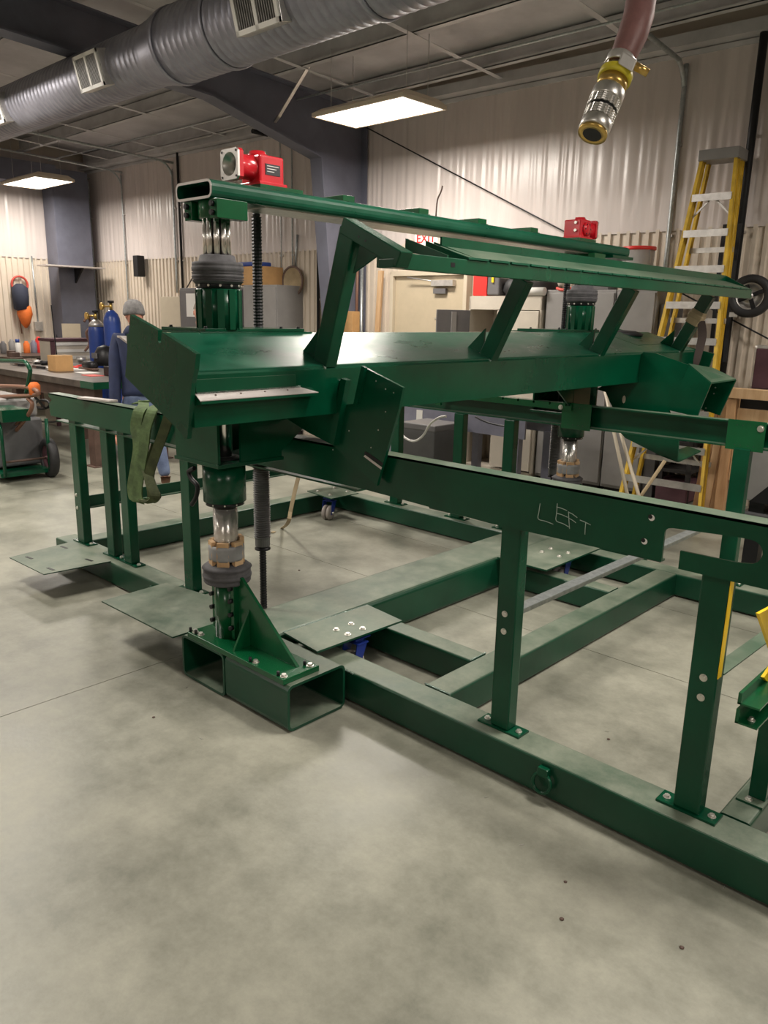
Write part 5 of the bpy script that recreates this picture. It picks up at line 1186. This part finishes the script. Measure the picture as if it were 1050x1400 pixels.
# dark rack and maroon box behind the ladder foot
t = thing('low_rack', 'low dark rack with a maroon tray behind the foot of the ladder', 'rack', WP(-.15, .2, 0))
ra, rb = wu(PW(912, 640, .2)), wu(PW(955, 640, .2))
wbox(ra, rb, .08, .42, .55, .60).build('shelf', DARKIN, t); wbox(ra, rb, .08, .42, .30, .33).build('shelf', DARKIN, t)
wbox(ra, rb, .05, .45, .02, .22).build('maroon_tray', MAROON, t, bevel=.01)
for uu in (ra, rb-.04):
    wbox(uu, uu+.04, .08, .12, 0, .95).build('rack_post', DARKIN, t); wbox(uu, uu+.04, .38, .42, 0, .95).build('rack_post', DARKIN, t)
for k in range(6): wbox(ra+.04+k*.06, ra+.09+k*.06, .15, .35, .60, .68+.03*(k % 3)).build('dark_part', [RUST, DARKIN, BLACK][k % 3], t)
# loose poles, each reaching the floor
def pole_ends(a, b):
    p_, q_ = PY(*a, 6.35), PY(*b, 6.15); return p_, p_+(q_-p_)*((p_.z-.015)/(p_.z-q_.z))
for (a, b), m_, lab in ((((826, 528), (861, 692)), CREAM, 'cream pole leaning left of the ladder foot, left one of two'), (((848, 590), (877, 690)), CREAM, 'cream pole leaning left of the ladder foot, right one of two'), (((909, 630), (868, 690)), TAN, 'tan stick leaning the other way in front of the ladder step')):
    MB().cyl(pole_ends(a, b)[0], pole_ends(a, b)[1], .016, n=8).build('leaning_pole', m_, None, label=lab, category='pole')
# ================================================================ AIR HOSE in the foreground
t = thing('air_hose', 'reddish brown air hose hanging from the ceiling with clamp and quick coupler', 'hose', Vector(CP+ray(850, 85)*.85))
def A_(px, py, k=.85): return CP+ray(px, py)*k
MB().tube([A_(905, -260, 1.3), A_(893, -120, 1.02), A_(884, -60, .93), A_(878, -10, .87), A_(873, 22, .85), A_(864, 50, .85), A_(853, 75, .85), A_(846, 90, .85)], [.0165]*6+[.0145, .0125], 16).build('hose', HOSE, t)
dirc = (A_(808, 188, .84)-A_(843, 100, .85)).normalized(); top = A_(843, 100, .85); Ln = (A_(808, 188, .84)-top).length
MB().lathe([(.0125, -.016), (.0125, 0), (.016, .002), (.0185, .004)], top, dirc, n=24).build('barb', ALU, t)
MB().lathe([(.0175, 0), (.0185, .001), (.0185, .009), (.0165, .010)], top, dirc, n=28).build('yellow_ring', YPAINT, t)
MB().lathe([(.016, .010), (.0165, .018), (.015, .022)], top, dirc, n=24).build('brass_neck', BRASS, t)
def knurl(h0, h1, r): 
    n = 32; rows = 8; prof = [(r-(.0005 if k % 2 else 0), h0+(h1-h0)*k/rows) for k in range(rows+1)]
    return MB().lathe(prof, top, dirc, n=64, flute=16, fd=.0009, smooth=False).build('knurled_sleeve', STEEL, t)
MB().lathe([(.0150, .021), (.0175, .024), (.0178, .036), (.0170, .0375)], top, dirc, n=28).build('coupler_body', STEEL, t)
knurl(.038, .048, .0178); MB().lathe([(.0160, .048), (.0160, .051)], top, dirc, n=24).build('groove', BLACK, t); knurl(.051, .062, .0172)
MB().lathe([(.0160, .062), (.0168, .063), (.0168, .073), (.0155, .0745)], top, dirc, n=28).build('coupler_body', STEEL, t)
MB().lathe([(.0150, .0745), (.0160, .0755), (.0160, .0785), (.0105, .079), (.0105, .070), (0, .070)], top, dirc, n=28).build('brass_mouth', BRASS, t)
MB().cyl(top+dirc*.0712, top+dirc*.0788, .0104, n=20).build('rubber_seal', BLACK, t)
# worm clamp
cpos = A_(847, 86, .85); MB().ring([(.0145, -.006), (.0155, -.005), (.0155, .005), (.0145, .006)], cpos, dirc, n=24).build('hose_clamp', ALU, t)
MB().obox(A_(858, 84, .835), (A_(872, 92, .835)-A_(850, 78, .835))*.45, dirc*.008, ray(858, 84).normalized()*.006).build('clamp_block', ALU, t, bevel=.0015)
MB().cyl(A_(868, 90, .835), A_(886, 100, .835), .0045, n=10).build('clamp_screw', BRASS, t)
# small litter on the floor
for (px, py, r_, lab) in ((768, 1257, .006, 'tiny dark scrap on the floor, lower right'), (932, 1296, .006, 'tiny dark scrap on the floor nearest the right bottom corner'), (832, 1011, .006, 'tiny dark chip on the floor between the two right posts'), (705, 700, 0, ''), (409, 780, .007, 'small dark chip on the floor inside the frame'), (210, 981, .006, 'small dark chip on the floor before the box tubes'), (773, 1206, .005, 'small rusty chip on the floor, right foreground')):
    if r_ == 0: continue
    c = PZ(px, py, 0); MB().lathe([(r_, 0), (r_*1.2, r_*.4), (r_*.6, r_*.8), (0, r_*.85)], c, n=7).build('metal_chip', RUST, None, label=lab, category='chip')
for (px, py) in ((713, 1155), (830, 1000), (255, 940), (275, 1010), (990, 1212), (665, 1090)):
    c = PZ(px, py, .001); a = random.uniform(0, 3); MB().obox(c, Vector((math.cos(a), math.sin(a), 0))*.008, Vector((-math.sin(a), math.cos(a), 0))*.001, (0, 0, .001)).build('wire_scrap', ALU, None, label='short pale wire scrap lying on the open concrete floor', category='scrap', group='wire scraps on the floor')

# ================================================================ PEOPLE
def skin_body(name, nodes, edges, m, parent, sub=2, root=0):
    o0 = world_loc(parent); me = bpy.data.meshes.new(name)
    me.from_pydata([Vector(p)-o0 for p, r in nodes], edges, []); o = bpy.data.objects.new(name, me); COL.objects.link(o); o.parent = parent
    sk = o.modifiers.new('skin', 'SKIN'); sk.use_smooth_shade = True
    for i, (p, r) in enumerate(nodes):
        v = me.skin_vertices[0].data[i]; v.radius = r if isinstance(r, tuple) else (r, r); v.use_root = (i == root)
    ss = o.modifiers.new('sub', 'SUBSURF'); ss.levels = sub; ss.render_levels = sub
    me.materials.append(m); return o
def chain_edges(*chains):
    E = []
    for c in chains: E += [(c[i], c[i+1]) for i in range(len(c)-1)]
    return E
def hand(par, wrist, dirv, palm_n, m=SKIN, s=1.0, curl=.5):
    d = Vector(dirv).normalized(); n = Vector(palm_n); n = (n-d*n.dot(d)).normalized(); sd = d.cross(n)
    w_ = Vector(wrist); N = [(w_, .024), (w_+d*.05, (.036, .018)), (w_+d*.085, (.036, .015))]; E = [(0, 1), (1, 2)]
    for k, (o_, L) in enumerate(((.030, .065), (.010, .075), (-.010, .070), (-.029, .055))):
        b = w_+d*.088+sd*o_; p1_ = b+d*L*.45+n*L*.12*curl; p2_ = p1_+(d*.7+n*.8*curl).normalized()*L*.35; p3_ = p2_+(d*.35+n*curl*1.2).normalized()*L*.25
        i = len(N); N += [(b, .0095), (p1_, .0092), (p2_, .0085), (p3_, .007)]; E += [(2, i), (i, i+1), (i+1, i+2), (i+2, i+3)]
    i = len(N); b = w_+d*.035+sd*.035; N += [(b, .012), (b+d*.025+sd*.02+n*.01, .011), (b+d*.055+sd*.022+n*.02, .009)]; E += [(1, i), (i, i+1), (i+1, i+2)]
    return skin_body('hand', N, E, m, par, 1, 0)
def person(label, pos, face_deg, H=1.79, lean=.25, feet=((-.10, .12), (.05, -.12)), top=NAVY, legs=DENIM, hat=None, larm=None, rarm=None, turn=0, hairm=HAIR):
    """local frame: f = facing direction, l = person's left"""
    a = math.radians(face_deg); f = Vector((math.cos(a), math.sin(a), 0)); l = Vector((-f.y, f.x, 0)); P0 = Vector((*pos, 0)); k = H/1.79
    t = thing('person', label, 'person', P0)
    Z = Vector((0, 0, 1)); hip = P0+Z*.95*k-f*.04; up = (Z+f*lean).normalized()
    waist = hip+up*.14; chest = hip+up*.36; neckb = hip+up*.54; head = neckb+(up*.7+Z*.3)*.14
    FL = [P0+f*feet[0][0]+l*feet[0][1], P0+f*feet[1][0]+l*feet[1][1]]
    bodyN = [(hip, (.12, .09)), (waist, (.10, .08)), (chest, (.11, .085)), (neckb, (.06, .06)), (neckb+up*.05, .055), (head, .085)]
    bodyE = [(0, 1), (1, 2), (2, 3), (3, 4), (4, 5)]
    arms = []
    for s_, hd in ((1, larm), (-1, rarm)):
        sh = neckb-up*.04+l*s_*.185; hd = Vector(hd) if hd is not None else sh-Z*.52+f*.05+l*s_*.06
        mid = (sh+hd)/2; dd = (hd-sh); L = dd.length; slack = math.sqrt(max(0, (.29*k)**2-(min(L, .579*k)/2)**2)); el = mid+(-f*.7+l*s_*.5-Z*.3).normalized()*slack
        arms.append((sh, el, hd)); i = len(bodyN); bodyN += [(sh, .045), (el, .038), (hd, .028)]; bodyE += [(2, i), (i, i+1), (i+1, i+2)]
    legsN = []
    for s_, ft in ((1, FL[0]), (-1, FL[1])):
        hj = hip-Z*.06+l*s_*.095; an = ft+Z*.09; kn = (hj+an)/2+f*.05; i = len(bodyN); bodyN += [(hj, .082), (kn, .055), (an, .038)]; bodyE += [(0, i), (i, i+1), (i+1, i+2)]; legsN.append((hj, kn, an, ft))
    skin_body('body', bodyN, bodyE, SKIN, t, 2, 0)
    # clothes
    N = [(hip-up*.09, (.185, .145)), (hip-up*.02, (.18, .14)), (waist, (.165, .125)), (chest, (.195, .14)), (neckb, (.11, .10)), (neckb+up*.045, (.075, .075))]; E = [(0, 1), (1, 2), (2, 3), (3, 4), (4, 5)]
    for sh, el, hd in arms:
        i = len(N); N += [(sh, .080), ((sh+el)/2, .068), (el, .060), ((el+hd)/2, .052), (hd-(hd-el).normalized()*.03, .044)]; E += [(3, i), (i, i+1), (i+1, i+2), (i+2, i+3), (i+3, i+4)]
    skin_body('hoodie' if top is NAVY else 'shirt', N, E, top, t, 2, 0)
    if top is NAVY: MB().lathe([(.11, -.02), (.12, .03), (.09, .08), (.05, .10)], neckb-f*.04, up, n=16).build('hood', top, t)
    N = [(hip, (.165, .125)), (hip-Z*.08, (.17, .125))]; E = [(0, 1)]
    for hj, kn, an, ft in legsN:
        i = len(N); N += [(hj-Z*.05, .095), ((hj+kn)/2, .088), (kn, .072), ((kn+an)/2, .066), (an, .062)]; E += [(1, i), (i, i+1), (i+1, i+2), (i+2, i+3), (i+3, i+4)]
    skin_body('jeans', N, E, legs, t, 2, 0)
    for hj, kn, an, ft in legsN:
        b = skin_body('boot', [(ft+Z*.11-f*.02, .05), (ft+Z*.055-f*.03, .050), (ft+Z*.052+f*.07, (.047, .04)), (ft+Z*.045+f*.16, (.042, .028))], [(0, 1), (1, 2), (2, 3)], SHOE, t, 2, 1)
        MB().prism([ft-f*.09+l*.04, ft-f*.09-l*.04, ft+f*.05-l*.048, ft+f*.19-l*.035, ft+f*.21, ft+f*.19+l*.035, ft+f*.05+l*.048], (0, 0, .022)).build('sole', SOLE, t, bevel=.004)
    for (sh, el, hd), s_ in zip(arms, (1, -1)): hand(t, hd, hd-el, (l*(-s_)+f*.1), SKIN)
    # head with face
    ta = math.radians(turn); hf = (f*math.cos(ta)+l*math.sin(ta)-Z*.35*(lean > .1)).normalized(); hl = Z.cross(hf).normalized(); hu = hf.cross(hl)
    hc = head+hu*.06+hf*.015
    V = []; n_, m_ = 20, 14; hm = MB()
    for j in range(m_+1):
        ph = math.pi*j/m_; zz = math.cos(ph); rr = math.sin(ph)
        for i in range(n_):
            th = 2*math.pi*i/n_; x_ = math.cos(th)*rr; y_ = math.sin(th)*rr
            sx_ = .098 if x_ > 0 else .100; jw = 1-.28*max(0, -zz-.1); nose = .018*max(0, 1-abs(y_)*6)*max(0, 1-abs(zz+.12)*5) if x_ > 0 else 0
            eye = -.008*max(0, 1-abs(abs(y_)-.36)*7)*max(0, 1-abs(zz-.02)*7) if x_ > 0 else 0
            V.append(hc+hf*(x_*sx_*jw+nose+eye)+hl*(y_*.076*jw)+hu*(zz*.125))
    hm.add(V, [(j*n_+i, j*n_+(i+1) % n_, (j+1)*n_+(i+1) % n_, (j+1)*n_+i) for j in range(m_) for i in range(n_)], True)
    hd_ = hm.build('head', SKIN, t)
    for s_ in (-1, 1):
        MB().lathe([(0, 0), (.008, .003), (0, .006)], hc+hf*.083+hl*s_*.029+hu*.004, hf, n=10).build('eye', WHITE, hd_)
        MB().lathe([(0, 0), (.004, .001), (0, .002)], hc+hf*.0885+hl*s_*.029+hu*.004, hf, n=8).build('pupil', BLACK, hd_)
        MB().lathe([(.0, -.006), (.020, -.004), (.026, 0), (.020, .006), (0, .004)], hc+hl*s_*.076-hu*.005-hf*.005, hl*s_, n=12).build('ear', SKIN, hd_)
    MB().obox(hc+hf*.082-hu*.058, hl*.022, hf*.004, hu*.004).build('mouth', PINK, hd_)
    if hat:
        prof = [(.094, -.03), (.104, -.02), (.105, .0), (.100, .03), (.094, .06), (.075, .095), (.04, .118), (0, .125)]
        b = MB().lathe(prof, hc+hu*.028-hf*.014, (hu-hf*.22).normalized(), n=36, flute=18, fd=.0015); b.build('beanie', hat, t)
    else:
        b = MB(); V = []
        for j in range(8):
            ph = math.radians(78)*j/7
            for i in range(20):
                th = 2*math.pi*i/20; V.append(hc-hf*.012+hf*math.cos(th)*math.sin(ph)*.107+hl*math.sin(th)*math.sin(ph)*.084+hu*(math.cos(ph)*.132+.008))
        b.add(V, [(j*20+i, j*20+(i+1) % 20, (j+1)*20+(i+1) % 20, (j+1)*20+i) for j in range(7) for i in range(20)], True); b.build('hair', hairm, t)
    return t
person('person in grey knit beanie, navy hoodie and jeans leaning over the steel workbench', (-6.98, 3.93), 152, lean=.30,
       feet=((.16, .18), (-.12, -.20)), hat=BEANIE, larm=PY(158, 588, 3.62), rarm=PY(178, 575, 4.1), turn=10)
c = CP+ray(274, 420)*8.6
person('person with short grey hair and light shirt standing half hidden behind the near column', (c.x, c.y), -40, H=1.80, lean=0.02, feet=((0, .10), (0, -.10)), top=GREYT, legs=DENIM, turn=5)
